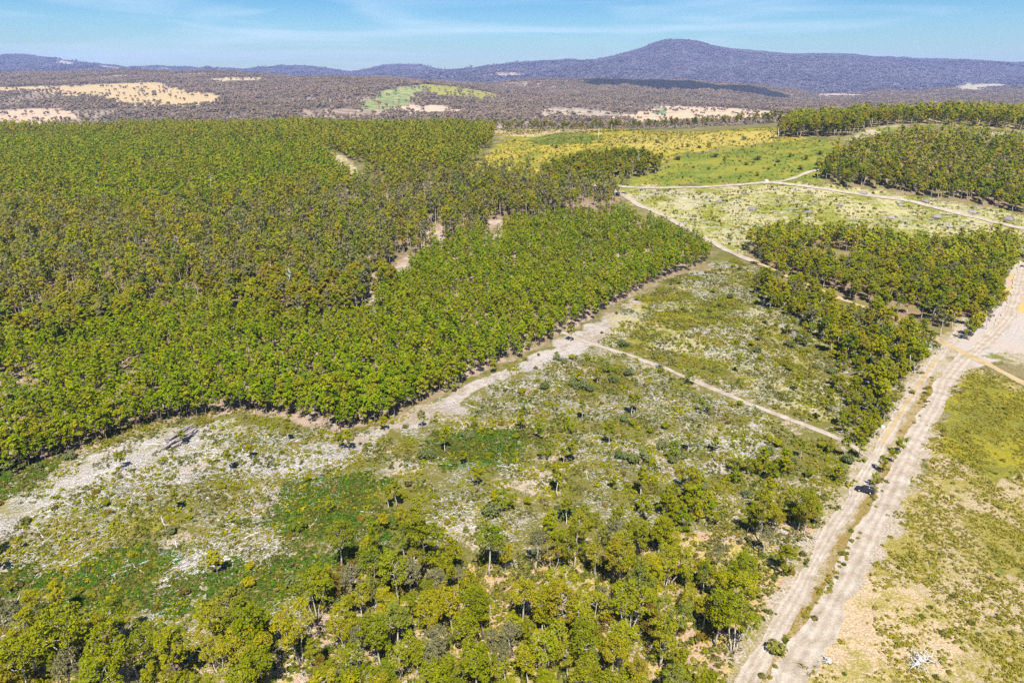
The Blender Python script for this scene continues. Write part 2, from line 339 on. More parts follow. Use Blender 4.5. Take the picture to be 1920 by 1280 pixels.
# ------------------------------------------------------------------ tree kinds (shared meshes)
def bent(p0, p1, n=4, w=.12):
    p0 = np.array(p0, float); p1 = np.array(p1, float); t = np.linspace(0, 1, n)[:, None]
    L_ = np.linalg.norm(p1 - p0); q = p0 + (p1 - p0) * t
    q[1:-1] += rng.normal(size=(n - 2, 3)) * w * L_ * .5; return q
def gum(h, spread, stems=1, sparse=1.0, clear=.42, nleaf=1500, lsize=.30, tm='bark', cm='woodland', lobes=13):
    b = Buf(); C = []; Rd = []
    for s in range(stems):
        az = rng.random() * 6.28; lean = (.05 if stems == 1 else .20) * h
        foot = np.array([math.cos(az), math.sin(az), 0]) * (0 if stems == 1 else .25)
        top = foot + np.array([math.cos(az) * lean, math.sin(az) * lean, h * (.80 + .1 * rng.random())])
        main = bent(foot + (0, 0, -.3), top, 7, .035); r0 = h * .0125 * (1 if stems == 1 else .75)
        tube(b, main, np.linspace(r0 * 1.25, r0 * .25, 7), 7)
        nb = max(3, int(lobes / stems))
        for k in range(nb):
            f = clear + (.97 - clear) * (k + rng.random() * .7) / nb
            p = np.array([np.interp(f * 6, np.arange(7), main[:, c]) for c in range(3)])
            a2 = k * 2.4 + rng.random() * 1.2; o = spread * (.55 + .55 * rng.random()) * math.sin(math.pi * min(1, (f - clear) / (1 - clear) * .72 + .28))
            e = p + np.array([math.cos(a2) * o, math.sin(a2) * o, o * (.45 + .5 * rng.random())])
            e[2] = min(e[2], h * .97)
            br = bent(p, e, 4, .2); tube(b, br, np.linspace(r0 * .42, r0 * .12, 4), 4, False)
            C.append(e); Rd.append(spread * (.20 + .20 * rng.random()))
            for _ in range(2):
                e2 = br[2] + unit(1)[0] * spread * .5 + (0, 0, spread * .15); tube(b, bent(br[2], e2, 3), np.linspace(r0 * .2, r0 * .08, 3), 4, False)
                C.append(e2); Rd.append(spread * (.13 + .17 * rng.random()))
        C.append(top + (0, 0, .25)); Rd.append(spread * .30)
    tr = b.mesh('trunk', M[tm], smooth=True)
    cr_ = crown_mesh('crown', C, Rd, int(nleaf * sparse), lsize, M[cm], up=.3)
    return tr, cr_
def plant_tree(h, cm='plantation', nleaf=260, lsize=.36):
    b = Buf(); main = bent((0, 0, -.3), (rng.normal() * .25, rng.normal() * .25, h * .9), 5, .04)
    tube(b, main, np.linspace(.12, .03, 5), 5, False); C = []; Rd = []
    for k in range(9):
        f = .50 + .48 * k / 8; p = np.array([np.interp(f * 4, np.arange(5), main[:, c]) for c in range(3)]); a2 = k * 2.4 + rng.random()
        o = 1.25 * math.sin(math.pi * (.30 + .6 * (f - .5) / .5)); e = p + np.array([math.cos(a2) * o, math.sin(a2) * o, .5])
        tube(b, [p, e], [.03, .015], 3, False); C.append(e); Rd.append(.62 + .38 * rng.random())
    C.append(main[-1] + (0, 0, .2)); Rd.append(.75)
    return b.mesh('trunk', M['darkbark'], smooth=True), crown_mesh('crown', C, Rd, nleaf, lsize, M[cm], up=.4)
def snag(h):
    b = Buf(); main = bent((0, 0, -.3), (rng.normal() * .6, rng.normal() * .6, h), 6, .06); tube(b, main, np.linspace(h * .017, .04, 6), 6)
    c = Buf()
    for k in range(9):
        f = .45 + .5 * rng.random(); p = np.array([np.interp(f * 5, np.arange(6), main[:, q]) for q in range(3)]); a2 = rng.random() * 6.28; o = 1.0 + 1.8 * rng.random()
        e = p + np.array([math.cos(a2) * o, math.sin(a2) * o, o * (.6 + rng.random())]); br = bent(p, e, 4, .3); tube(c, br, np.linspace(.09, .03, 4), 4, False)
        tube(c, bent(br[2], br[2] + unit(1)[0] * .9 + (0, 0, .5), 3, .3), np.linspace(.05, .02, 3), 3, False)
    return b.mesh('trunk', M['dead'], smooth=True), c.mesh('branches', M['dead'], smooth=True)
def bush(r, h, n, size, cm, lobes=6, stems=True):
    C = []; Rd = []; b = Buf()
    for k in range(lobes):
        a = rng.random() * 6.28; o = r * .62 * rng.random()**.5; z = h * (.35 + .4 * rng.random()); C.append((math.cos(a) * o, math.sin(a) * o, z)); Rd.append(r * (.38 + .2 * rng.random()))
        if stems: tube(b, [(0, 0, -.1), (math.cos(a) * o * .5, math.sin(a) * o * .5, z * .6), C[-1]], [.05, .035, .015], 3, False)
    return (b.mesh('stems', M['darkbark']) if stems else None), crown_mesh('foliage', C, Rd, n, size, M[cm], up=.5, squash=.85)
def tussock(r, h, n, cm='tussock'):
    V, F, t = leaves([(0, 0, h * .25), (r * .3, r * .1, h * .3), (-r * .2, r * .25, h * .2)], [r * .8, r * .55, r * .5], n, r * .34, up=.9, squash=.62, asp=.32)
    return mesh('blades', V, [F], M[cm], tint=t)

# ------------------------------------------------------------------ zones: where the photograph shows each kind of ground (picture positions on the ground)
Z = {}
Z['clearing'] = [(-500, 965), (0, 895), (130, 842), (250, 795), (330, 770), (400, 760), (520, 782), (640, 800), (730, 782), (800, 757), (900, 705), (1000, 660), (1060, 630), (1130, 595), (1200, 560), (1260, 528), (1330, 500), (1365, 478), (1440, 515),
                 (1560, 560), (1660, 600), (1760, 655), (1720, 750), (1650, 845), (1590, 930), (1540, 1010), (1480, 1120), (1400, 1290), (1380, 1400), (-700, 1400)]
Z['plantation'] = [(-500, 970), (0, 900), (120, 855), (235, 815), (330, 790), (440, 772), (560, 790), (640, 812), (730, 788), (800, 748), (900, 696), (1000, 652), (1060, 622), (1130, 586), (1200, 552), (1260, 518), (1320, 494),
                   (1330, 476), (1290, 455), (1240, 430), (1190, 408), (1060, 408), (960, 425), (860, 455), (780, 505), (720, 560), (690, 600), (640, 612), (520, 605), (420, 575), (330, 572), (260, 600), (170, 625), (90, 650), (0, 640), (-500, 690)]
Z['forest'] = [(-500, 685), (0, 636), (90, 646), (170, 621), (260, 596), (330, 568), (420, 571), (520, 600), (640, 610), (690, 600), (718, 560), (776, 505), (856, 456), (960, 426), (1060, 409), (1150, 400), (1180, 372), (1130, 352), (1060, 345),
               (960, 335), (820, 338), (700, 348), (640, 362), (520, 378), (400, 398), (250, 405), (100, 402), (0, 400), (-500, 420)]
Z['farplant'] = [(-600, 415), (0, 396), (250, 400), (400, 394), (520, 372), (640, 356), (690, 335), (640, 300), (600, 285), (540, 274), (400, 272), (200, 262), (0, 262), (-600, 275)]
Z['olivewood'] = [(-600, 274), (0, 261), (200, 261), (400, 271), (540, 273), (610, 286), (660, 302), (700, 330), (780, 330), (860, 322), (890, 300), (905, 270), (930, 252), (860, 245), (700, 243), (500, 244), (250, 246), (0, 246), (-600, 255)]
Z['fieldyellow'] = [(860, 330), (905, 300), (930, 275), (950, 258), (900, 246), (1000, 240), (1200, 246), (1330, 246), (1460, 240), (1520, 262), (1420, 270), (1290, 285), (1220, 320), (1120, 335), (960, 335)]
Z['grove'] = [(1040, 322), (1100, 305), (1200, 300), (1240, 312), (1225, 330), (1140, 340), (1070, 342), (1020, 336)]
Z['greenscrub'] = [(1225, 325), (1290, 288), (1420, 272), (1520, 262), (1570, 265), (1580, 300), (1560, 335), (1480, 345), (1300, 346), (1200, 348), (1130, 342)]
Z['hill'] = [(1545, 345), (1570, 300), (1600, 280), (1700, 262), (1800, 265), (1920, 275), (2300, 280), (2300, 420), (1920, 400), (1840, 385), (1760, 370), (1680, 360), (1600, 352)]
Z['ridgetrees'] = [(1462, 258), (1600, 255), (1640, 238), (1760, 233), (1900, 245), (2300, 250), (2300, 225), (1900, 222), (1700, 222), (1600, 226), (1480, 230)]
Z['rightclearing'] = [(1130, 346), (1300, 350), (1470, 345), (1560, 345), (1680, 362), (1840, 388), (1920, 402), (2300, 420), (2300, 520), (1920, 470), (1880, 450), (1700, 450), (1560, 440), (1420, 440), (1400, 478), (1365, 470), (1240, 403), (1180, 375)]
Z['rightwood'] = [(1400, 478), (1420, 446), (1500, 440), (1600, 450), (1700, 468), (1860, 462), (1930, 478), (1905, 520), (1860, 580), (1830, 625), (1785, 645), (1730, 625), (1640, 585), (1560, 552), (1480, 520), (1430, 498)]
Z['roadwood'] = [(1430, 520), (1500, 548), (1600, 600), (1700, 628), (1765, 660), (1740, 705), (1700, 770), (1655, 822), (1630, 815), (1605, 770), (1575, 700), (1530, 640), (1470, 590), (1420, 560)]
Z['foreground'] = [(-400, 1420), (-300, 1235), (60, 1195), (200, 1190), (330, 1180), (460, 1180), (560, 1180), (620, 1130), (660, 1080), (760, 1050), (860, 1075), (1000, 1045), (1100, 1020), (1250, 1000), (1400, 985), (1500, 985), (1535, 1000), (1490, 1090), (1440, 1180), (1380, 1260), (1330, 1420)]
Z['rightfield'] = [(1815, 690), (1780, 760), (1740, 830), (1700, 910), (1650, 1000), (1600, 1110), (1530, 1230), (1470, 1420), (2500, 1420), (2500, 780), (1935, 735), (1870, 700)]
ZW = {k: gp(v) for k, v in Z.items()}
def zone_points(zone, step, jit=.45, rows=None, edge=2.5, sub=None):
    P = ZW[zone] if isinstance(zone, str) else zone
    x0, y0 = P[:, :2].min(0); x1, y1 = P[:, :2].max(0)
    gx, gy = np.meshgrid(np.arange(x0, x1, step), np.arange(y0, y1, step * (rows or 1.0)))
    gx = gx.ravel(); gy = gy.ravel()
    gx = gx + rng.uniform(-jit, jit, gx.size) * step; gy = gy + rng.uniform(-jit, jit, gy.size) * step * (rows or 1)
    ex = (vnoise(gx / 14, gy / 14, 31) - .5) * 2 * edge; ey = (vnoise(gx / 14, gy / 14, 32) - .5) * 2 * edge
    e3 = (fbm(gx / 60, gy / 60, 2, 33) - .5) * edge * 5; k = inpoly(gx + ex + e3 + rng.normal(size=gx.size) * edge * .5, gy + ey - e3 + rng.normal(size=gx.size) * edge * .5, P)
    return np.stack([gx[k], gy[k]], 1)

# ---- tracks (centre line on the ground, width in metres)
TR = {
 'sandy_road': ([(1372, 1330), (1400, 1280), (1450, 1190), (1502, 1100), (1552, 1010), (1602, 930), (1642, 855), (1690, 770), (1728, 712), (1765, 662), (1790, 632), (1815, 600)], 3.7, 'sand', 'pale sandy twin of the road with the parked car on it'),
 'sandy_road_b': ([(1440, 1330), (1475, 1270), (1538, 1175), (1585, 1090), (1630, 1000), (1672, 915), (1712, 830), (1747, 770), (1775, 712), (1808, 672), (1850, 640), (1888, 598), (1906, 550), (1922, 490)], 6.0, 'sand', 'wide pale sandy road beside the dry grass field'),
 'gravel_lane': ([(1655, 830), (1690, 772), (1715, 733), (1735, 702), (1760, 668)], 1.2, 'gravel', 'yellow gravel wheel tracks on the sandy road below the crossing'),
 'gravel_road': ([(2020, 775), (1940, 730), (1880, 697), (1800, 658), (1770, 644), (1720, 618), (1680, 598), (1640, 582), (1600, 570), (1540, 545), (1480, 520), (1440, 502), (1410, 489)], 3.6, 'gravel', 'ochre gravel road cutting through the trees and crossing the sand'),
 'sandy_track': ([(1415, 491), (1365, 471), (1330, 452), (1290, 430), (1240, 403), (1200, 386), (1178, 372), (1150, 358), (1110, 347)], 5.5, 'sand', 'pale dirt road climbing past the end of the plantation'),
 'sandy_track_b': ([(1120, 347), (1200, 353), (1300, 352), (1400, 346), (1440, 342), (1480, 346), (1560, 357), (1620, 366), (1690, 374), (1760, 391), (1830, 409), (1900, 425), (1990, 440)], 5.5, 'sand', 'pale dirt track running along the cleared slope below the hill forest'),
 'sandy_track_c': ([(1440, 343), (1470, 340), (1495, 332), (1520, 322), (1560, 315)], 4.0, 'sand', 'short spur track bending up to the hill forest'),
 'clearing_track': ([(1052, 622), (1075, 632), (1110, 645), (1180, 665), (1250, 692), (1320, 722), (1400, 755), (1460, 778), (1520, 800), (1570, 822), (1615, 845), (1640, 862)], 2.6, 'sand', 'narrow pale track crossing the scrubby clearing'),
}
def smooth_line(P, n):
    d = np.concatenate([[0], np.cumsum(np.linalg.norm(np.diff(P[:, :2], axis=0), axis=1))]); s = np.linspace(0, d[-1], n)
    q = np.stack([np.interp(s, d, P[:, 0]), np.interp(s, d, P[:, 1])], 1)
    for _ in range(int(n / 25) + 3): q[1:-1] = q[1:-1] * .5 + (q[:-2] + q[2:]) * .25
    return q, d[-1]
TRK = {}
for k, (pts, w, m, lab) in TR.items():
    P = gp(pts); L0 = np.linalg.norm(np.diff(P[:, :2], axis=0), axis=1).sum(); q, ln = smooth_line(P, max(20, int(L0 / 1.8))); TRK[k] = (q, w)
_tq = np.concatenate([np.c_[q, np.full(len(q), w)] for q, w in TRK.values()])
def track_gap(x, y):
    """distance to the nearest track edge in metres (negative on the track)"""
    o = np.full(x.shape, 1e9)
    for i in range(0, len(x), 20000):
        d = np.hypot(x[i:i+20000, None] - _tq[None, :, 0], y[i:i+20000, None] - _tq[None, :, 1]) - _tq[None, :, 2] / 2
        o[i:i+20000] = d.min(1)
    return o

# ------------------------------------------------------------------ ground sheet
yr = np.concatenate([np.linspace(-500, 60, 24), np.linspace(61.5, 330, 190), np.geomspace(332, 1300, 190), np.geomspace(1308, 17000, 170)])
sc_ = np.linspace(-1, 1, 460); sc_ = np.sign(sc_) * np.abs(sc_)**1.12
Wd = np.maximum(330.0, .92 * np.abs(yr) + 120)
gx = Wd[:, None] * sc_[None]; gy = np.repeat(yr[:, None], len(sc_), 1); gz = H(gx.ravel(), gy.ravel()).reshape(gx.shape)
X, Y = gx.ravel(), gy.ravel()
A = np.zeros((len(X), 4)); B = np.zeros((len(X), 4)); B[:, 3] = 1
def paint(mask, a, b, f): A[mask, :3] = a; A[mask, 3] = f; B[mask, :3] = b
jx = (fbm(X / 9, Y / 9, 3, 51) - .5) * 10; jy = (fbm(X / 9, Y / 9, 3, 52) - .5) * 10
jfx = (fbm(X / 90, Y / 90, 4, 53) - .5) * 130; jfy = (fbm(X / 90, Y / 90, 4, 54) - .5) * 130
far = Y > 1700
paint(np.ones(len(X), bool), (.11, .11, .03), (.20, .16, .08), .5)
paint(far, (.190, .152, .118), (.300, .232, .175), .52)
fd = fbm(X / 260, Y / 260, 3, 71); paint(far & (fd > .45), (.115, .096, .078), (.165, .132, .105), .52)
paint(Y > 5000, (.080, .078, .100), (.120, .112, .135), .52)  # mountain ground: haze blue put into the colour as well
PAL = {'clearing': ((.140, .128, .032), (.370, .300, .220), .545), 'plantation': ((.33, .245, .185), (.21, .165, .09), .5), 'forest': ((.24, .165, .115), (.15, .125, .055), .5),
       'farplant': ((.13, .14, .03), (.16, .12, .05), .5), 'olivewood': ((.12, .12, .035), (.16, .12, .06), .5), 'fieldyellow': ((.160, .165, .022), (.36, .27, .045), .50),
       'grove': ((.18, .15, .06), (.14, .14, .03), .5), 'greenscrub': ((.110, .145, .024), (.20, .19, .03), .50), 'hill': ((.22, .16, .10), (.16, .135, .05), .5), 'ridgetrees': ((.18, .16, .06), (.28, .22, .13), .5),
       'rightclearing': ((.180, .185, .030), (.35, .31, .16), .495), 'rightwood': ((.24, .165, .105), (.17, .15, .045), .5), 'roadwood': ((.21, .165, .065), (.16, .15, .035), .5),
       'rightfield': ((.250, .205, .050), (.36, .28, .17), .50), 'foreground': ((.38, .255, .175), (.36, .285, .085), .50)}
for k in ('clearing', 'farplant', 'olivewood', 'fieldyellow', 'greenscrub', 'hill', 'ridgetrees', 'rightclearing', 'forest', 'plantation', 'grove', 'rightwood', 'roadwood', 'rightfield', 'foreground'):
    jm = np.clip(Y / 300, 1, 4); paint(inpoly(X + jx * jm, Y + jy * jm, ZW[k]), *PAL[k])
def blot(poly, a, b, f, j=1.0): paint(inpoly(X + jx * j, Y + jy * j, gp(poly)), a, b, f)
SAND, SAND2 = (.37, .325, .285), (.27, .22, .16)
# bare pale earth along the plantation edge and in the clearing
blot([(560, 860), (740, 790), (820, 752), (900, 715), (1000, 665), (1060, 632), (1130, 596), (1200, 560), (1225, 572), (1150, 610), (1110, 650), (1060, 690), (980, 700), (900, 738), (840, 775), (780, 795), (640, 850)], SAND, SAND2, .495, 1.4)
blot([(-200, 1010), (0, 925), (130, 870), (250, 822), (340, 800), (440, 785), (470, 800), (420, 840), (330, 870), (260, 905), (130, 930), (60, 980), (-100, 1060)], SAND, (.22, .195, .07), .485, 1.6)
blot([(400, 860), (520, 845), (640, 835), (700, 850), (560, 880), (430, 890)], SAND, (.14, .13, .04), .49)
blot([(470, 905), (560, 890), (540, 935), (480, 940)], SAND, (.14, .13, .04), .50)
blot([(1130, 600), (1300, 530), (1420, 570), (1480, 640), (1560, 720), (1600, 790), (1520, 790), (1430, 740), (1350, 690), (1260, 660), (1160, 640)], (.19, .175, .028), (.34, .29, .17), .50)
blot([(1340, 540), (1400, 560), (1420, 650), (1390, 690), (1350, 640)], SAND, (.16, .16, .03), .49)
blot([(1380, 800), (1440, 780), (1460, 800), (1400, 850), (1330, 900), (1300, 930), (1290, 900)], SAND, (.14, .135, .03), .49)
blot([(1210, 560), (1320, 540), (1400, 570), (1330, 610), (1230, 600)], (.24, .21, .02), (.12, .14, .02), .5)
blot([(520, 900), (680, 890), (720, 940), (640, 1000), (540, 1010)], (.050, .105, .018), (.16, .10, .035), .53)
blot([(820, 810), (930, 800), (1000, 815), (960, 860), (870, 880), (820, 860)], (.060, .110, .018), (.15, .13, .04), .53)
blot([(150, 1080), (260, 1035), (330, 1030), (330, 1070), (230, 1100)], (.035, .10, .016), (.12, .11, .03), .56)
blot([(60, 1000), (240, 940), (300, 980), (280, 1040), (120, 1070)], (.22, .205, .03), (.16, .13, .05), .5)
blot([(280, 1100), (420, 1020), (500, 990), (520, 1050), (420, 1080), (330, 1140)], SAND, (.19, .17, .05), .48)
# roads' sandy shoulders and the big sandy flat
gap = track_gap(X, Y)
tq = [np.concatenate([TRK['sandy_road'][0], TRK['sandy_road_b'][0], TRK['sandy_track_b'][0], TRK['sandy_track'][0]])][0]
dmain = np.full(len(X), 1e9)
near_ = (Y > 60) & (Y < 900); idx = np.nonzero(near_)[0]
for i in range(0, len(idx), 20000):
    j = idx[i:i+20000]; dmain[j] = np.hypot(X[j][:, None] - tq[None, :, 0], Y[j][:, None] - tq[None, :, 1]).min(1)
paint((dmain < 5.0 + (vnoise(X / 5, Y / 5, 8) - .5) * 5) & (Y < 420), (.36, .295, .225), (.25, .21, .10), .51)
blot([(1790, 650), (1830, 600), (1870, 540), (1900, 495), (2100, 480), (2300, 560), (2200, 660), (1920, 665), (1830, 690)], SAND, (.40, .33, .28), .5, .6)
blot([(1885, 520), (1925, 505), (2000, 560), (2000, 650), (1925, 600), (1890, 570)], (.42, .28, .18), (.44, .32, .10), .5)
blot([(1850, 672), (1925, 660), (2050, 690), (2000, 725), (1925, 690)], (.15, .16, .035), (.34, .28, .20), .5, 1.5)
# strip of weeds between the two sandy roads
mid = (gp([(1430, 1290), (1455, 1235), (1520, 1150), (1570, 1060), (1610, 985), (1650, 905), (1690, 830), (1725, 765), (1755, 710)]))
dm = np.full(len(X), 1e9); q, _ = smooth_line(mid, 160); j = idx; 
for i in range(0, len(idx), 20000):
    j = idx[i:i+20000]; dm[j] = np.hypot(X[j][:, None] - q[None, :, 0], Y[j][:, None] - q[None, :, 1]).min(1)
MIDQ = q
paint(dm < 1.9 + (vnoise(X / 4, Y / 4, 12) - .4) * 2.2, (.22, .16, .05), (.30, .23, .13), .52)
blot([(1560, 1160), (1620, 1080), (1700, 1100), (1800, 1150), (1760, 1250), (1700, 1330), (1500, 1330)], (.42, .31, .19), (.28, .23, .07), .53)
blot([(1800, 960), (1850, 960), (1960, 1030), (1960, 1100), (1870, 1060)], (.13, .135, .028), (.24, .20, .05), .5)
blot([(1760, 760), (1830, 700), (1960, 760), (1960, 880), (1860, 900), (1770, 850)], (.24, .205, .022), (.16, .155, .03), .5)
# middle distance
for g_ in ([(678, 610), (690, 540), (700, 500), (715, 505), (708, 560), (698, 610)], [(790, 462), (800, 425), (830, 420), (835, 462)], [(722, 515), (735, 490), (770, 478), (775, 500), (745, 522)], [(905, 450), (915, 412), (945, 412), (945, 450)]): blot(g_, (.38, .30, .25), (.26, .19, .13), .5, .5)
blot([(880, 240), (1000, 238), (1120, 244), (1060, 258), (960, 256), (900, 250)], (.40, .29, .17), (.3, .24, .10), .5)
blot([(985, 262), (1060, 248), (1130, 256), (1110, 268), (1030, 272)], (.09, .14, .025), (.16, .17, .03), .5)
blot([(1130, 262), (1250, 250), (1400, 247), (1470, 243), (1450, 266), (1330, 276), (1200, 282)], (.36, .28, .07), (.28, .23, .05), .52)
blot([(605, 285), (640, 290), (680, 325), (660, 335), (630, 310)], (.42, .34, .22), (.14, .13, .04), .5)
blot([(1580, 262), (1640, 238), (1700, 236), (1650, 250), (1610, 264)], (.38, .31, .22), (.15, .17, .04), .5)
# far fields: dry pasture among the woods
FARF = [([(0, 207), (60, 205), (120, 203), (140, 215), (110, 232), (0, 245), (-300, 250), (-300, 212)], (.44, .31, .23), (.40, .30, .20)),
        ([(-200, 166), (0, 164), (180, 158), (300, 155), (350, 172), (430, 181), (410, 196), (330, 202), (230, 196), (150, 180), (60, 174), (-200, 178)], (.42, .31, .17), (.38, .28, .15)),
        ([(380, 148), (500, 147), (510, 154), (400, 155)], (.42, .32, .18), (.36, .28, .16)),
        ([(100, 112), (150, 118), (140, 124), (110, 122)], (.42, .36, .30), (.2, .17, .14)), ([(170, 120), (200, 124), (330, 130), (320, 133), (180, 128)], (.36, .31, .26), (.2, .17, .14)),
        ([(560, 205), (720, 205), (730, 222), (560, 225)], (.34, .25, .18), (.16, .12, .09)),
        ([(670, 195), (720, 172), (780, 160), (800, 160), (780, 185), (745, 205), (690, 208)], (.10, .17, .06), (.30, .26, .12)),
        ([(790, 160), (860, 163), (935, 180), (930, 188), (850, 182), (800, 176)], (.26, .24, .06), (.2, .2, .05)),
        ([(735, 208), (760, 196), (840, 198), (880, 212), (830, 216), (760, 216)], (.44, .34, .25), (.40, .30, .22)),
        ([(1000, 206), (1060, 200), (1160, 210), (1160, 222), (1020, 224)], (.42, .34, .26), (.2, .16, .12)),
        ([(1150, 222), (1220, 205), (1240, 199), (1330, 200), (1460, 212), (1460, 226), (1300, 230), (1180, 232)], (.45, .34, .24), (.42, .31, .20)),
        ([(1232, 203), (1250, 203), (1250, 213), (1232, 213)], (.12, .20, .10), (.12, .19, .09)),
        ([(1540, 175), (1640, 178), (1660, 183), (1530, 183)], (.44, .34, .28), (.3, .24, .18)), ([(1760, 172), (1800, 160), (1850, 156), (1890, 162), (1850, 168)], (.40, .33, .28), (.26, .24, .14)),
        ([(1800, 238), (1920, 252), (1920, 260), (1830, 252)], (.4, .33, .24), (.2, .19, .06)), ([(900, 142), (960, 136), (990, 138), (930, 146)], (.36, .3, .27), (.2, .16, .14))]
FARW = []
for poly, a, b in FARF:
    Pw = gp(poly); FARW.append(Pw); paint(inpoly(X + jfx * .6, Y + jfy * .6, Pw) & (Y > 700), a, b, .5)
nr, ncx = len(yr), len(sc_)
I = np.arange(nr * ncx).reshape(nr, ncx); Q = np.stack([I[:-1, :-1], I[:-1, 1:], I[1:, 1:], I[1:, :-1]], -1).reshape(-1, 4)
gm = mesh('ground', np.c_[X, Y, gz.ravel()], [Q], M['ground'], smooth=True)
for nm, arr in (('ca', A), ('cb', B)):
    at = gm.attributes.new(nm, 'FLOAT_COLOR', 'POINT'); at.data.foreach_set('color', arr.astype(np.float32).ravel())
tag(link('ground', gm), 'rolling bush country with scrub, dry grass, woods and far mountains', 'ground', kind='structure')

# tracks as sheets on the ground
for k, (q, w) in TRK.items():
    n = len(q); tg = np.gradient(q, axis=0); tg /= np.linalg.norm(tg, axis=1)[:, None] + 1e-9; nr_ = np.c_[-tg[:, 1], tg[:, 0]]
    s = np.linspace(-1, 1, 9); arc = np.arange(n)
    wob = np.stack([(fbm(arc / 3.5, np.full(n, 7.3 + sgn), 4, 77 + len(k)) - .5) * 3.4 * min(1, w / 5) for sgn in (-1, 1)], 1)
    half = w / 2 + wob
    off = np.where(s[None] < 0, s[None] * half[:, :1], s[None] * half[:, 1:])
    vx = q[:, :1] + nr_[:, :1] * off; vy = q[:, 1:] + nr_[:, 1:] * off
    vz = H(vx.ravel(), vy.ravel()).reshape(vx.shape) + (.13 if k == 'gravel_lane' else .10 if k == 'gravel_road' else .07 + .004 * list(TRK).index(k)) + .0006 * np.abs(vy) * (vy > 300)
    II = np.arange(n * 9).reshape(n, 9); Qs = np.stack([II[:-1, :-1], II[:-1, 1:], II[1:, 1:], II[1:, :-1]], -1).reshape(-1, 4)
    me = mesh('track', np.c_[vx.ravel(), vy.ravel(), vz.ravel()], [Qs], M[TR[k][2]], smooth=True)
    at = me.attributes.new('across', 'FLOAT', 'POINT'); at.data.foreach_set('value', np.tile((s + 1) / 2, n).astype(np.float32))
    nm = {'sandy_road': 'sandy_road', 'sandy_road_b': 'sandy_road', 'gravel_road': 'gravel_road', 'gravel_lane': 'gravel_road'}.get(k, 'dirt_track')
    tag(link(nm, me), TR[k][3], 'road' if 'road' in nm else 'track', kind='structure')

# ------------------------------------------------------------------ placing trees
def add_tree(name, parts, xy, rz, s, label, group, cat='tree', sz=None, part_names=('trunk', 'crown'), tilt=(0, 0)):
    z = float(H(xy[0], xy[1]))
    e = link(name, None, None, (float(xy[0]), float(xy[1]), z), (tilt[0], tilt[1], rz), (s, s, sz or s)); e.empty_display_size = .5
    tag(e, label, cat, group)
    for pn, me in zip(part_names, parts):
        if me is not None: link(pn, me, e)
    return e
def mass(name, P, variants, smin, smax, label, cat, tint_amt=1.0):
    """many trees too far off to tell apart, as one object: each variant is (V, F tri/quad faces list, tint, face material ids)"""
    if not len(P): return
    z = H(P[:, 0], P[:, 1]); vs = rng.integers(0, len(variants), len(P)); Vall = []; Fall = []; Mi = []; Ti = []; off = 0
    for k, (V, F, tint, mi) in enumerate(variants):
        p = np.nonzero(vs == k)[0]
        if not len(p): continue
        a = rng.random(len(p)) * 6.28; s = rng.uniform(smin, smax, len(p)); sz = s * rng.uniform(.85, 1.15, len(p)); ca, sa = np.cos(a), np.sin(a)
        x = (V[None, :, 0] * ca[:, None] - V[None, :, 1] * sa[:, None]) * s[:, None] + P[p, 0][:, None]
        y = (V[None, :, 0] * sa[:, None] + V[None, :, 1] * ca[:, None]) * s[:, None] + P[p, 1][:, None]
        zz = V[None, :, 2] * sz[:, None] + z[p][:, None]
        Vall.append(np.stack([x, y, zz], -1).reshape(-1, 3)); Ti.append((tint[None] + rng.random(len(p))[:, None] * tint_amt).ravel())
        Fall.append((F[None] + (np.arange(len(p)) * len(V))[:, None, None] + off).reshape(-1, F.shape[1])); Mi.append(np.tile(mi, len(p))); off += len(p) * len(V)
    me = mesh(name, np.concatenate(Vall), [np.concatenate(Fall)], variants_mats[name], np.concatenate(Mi), tint=np.concatenate(Ti))
    return tag(link(name, me), label, cat, kind='stuff')
variants_mats = {}
def lod(h, crown_r, base, n, size, stem=.1):
    """a light tree: n leaf triangles in lobes plus a three sided stem, all triangles"""
    C = []; Rd = []
    for k in range(7):
        f = base + (1 - base) * (k + .3) / 7; a = k * 2.4 + rng.random(); o = crown_r * .6 * math.sin(math.pi * (.25 + .65 * (k + .5) / 7)); C.append((math.cos(a) * o, math.sin(a) * o, h * f)); Rd.append(crown_r * (.42 + .2 * rng.random()))
    V, F, t = leaves(C, Rd, n, size, up=.4, tri=True, asp=.8)
    mi = np.zeros(len(F), int)
    if stem:
        th = np.arange(3) * 2.09; b = np.stack([np.cos(th) * stem, np.sin(th) * stem, np.full(3, -.4)], 1); tp = b * .4; tp[:, 2] = h * (base + .25)
        o = len(V); V = np.concatenate([V, b, tp]); Fs = []
        for j in range(3): k2 = (j + 1) % 3; Fs += [(o + j, o + k2, o + 3 + k2), (o + j, o + 3 + k2, o + 3 + j)]
        F = np.concatenate([F, Fs]); t = np.concatenate([t, np.zeros(6)]); mi = np.concatenate([mi, np.ones(6, int)])
    return V, F, t, mi

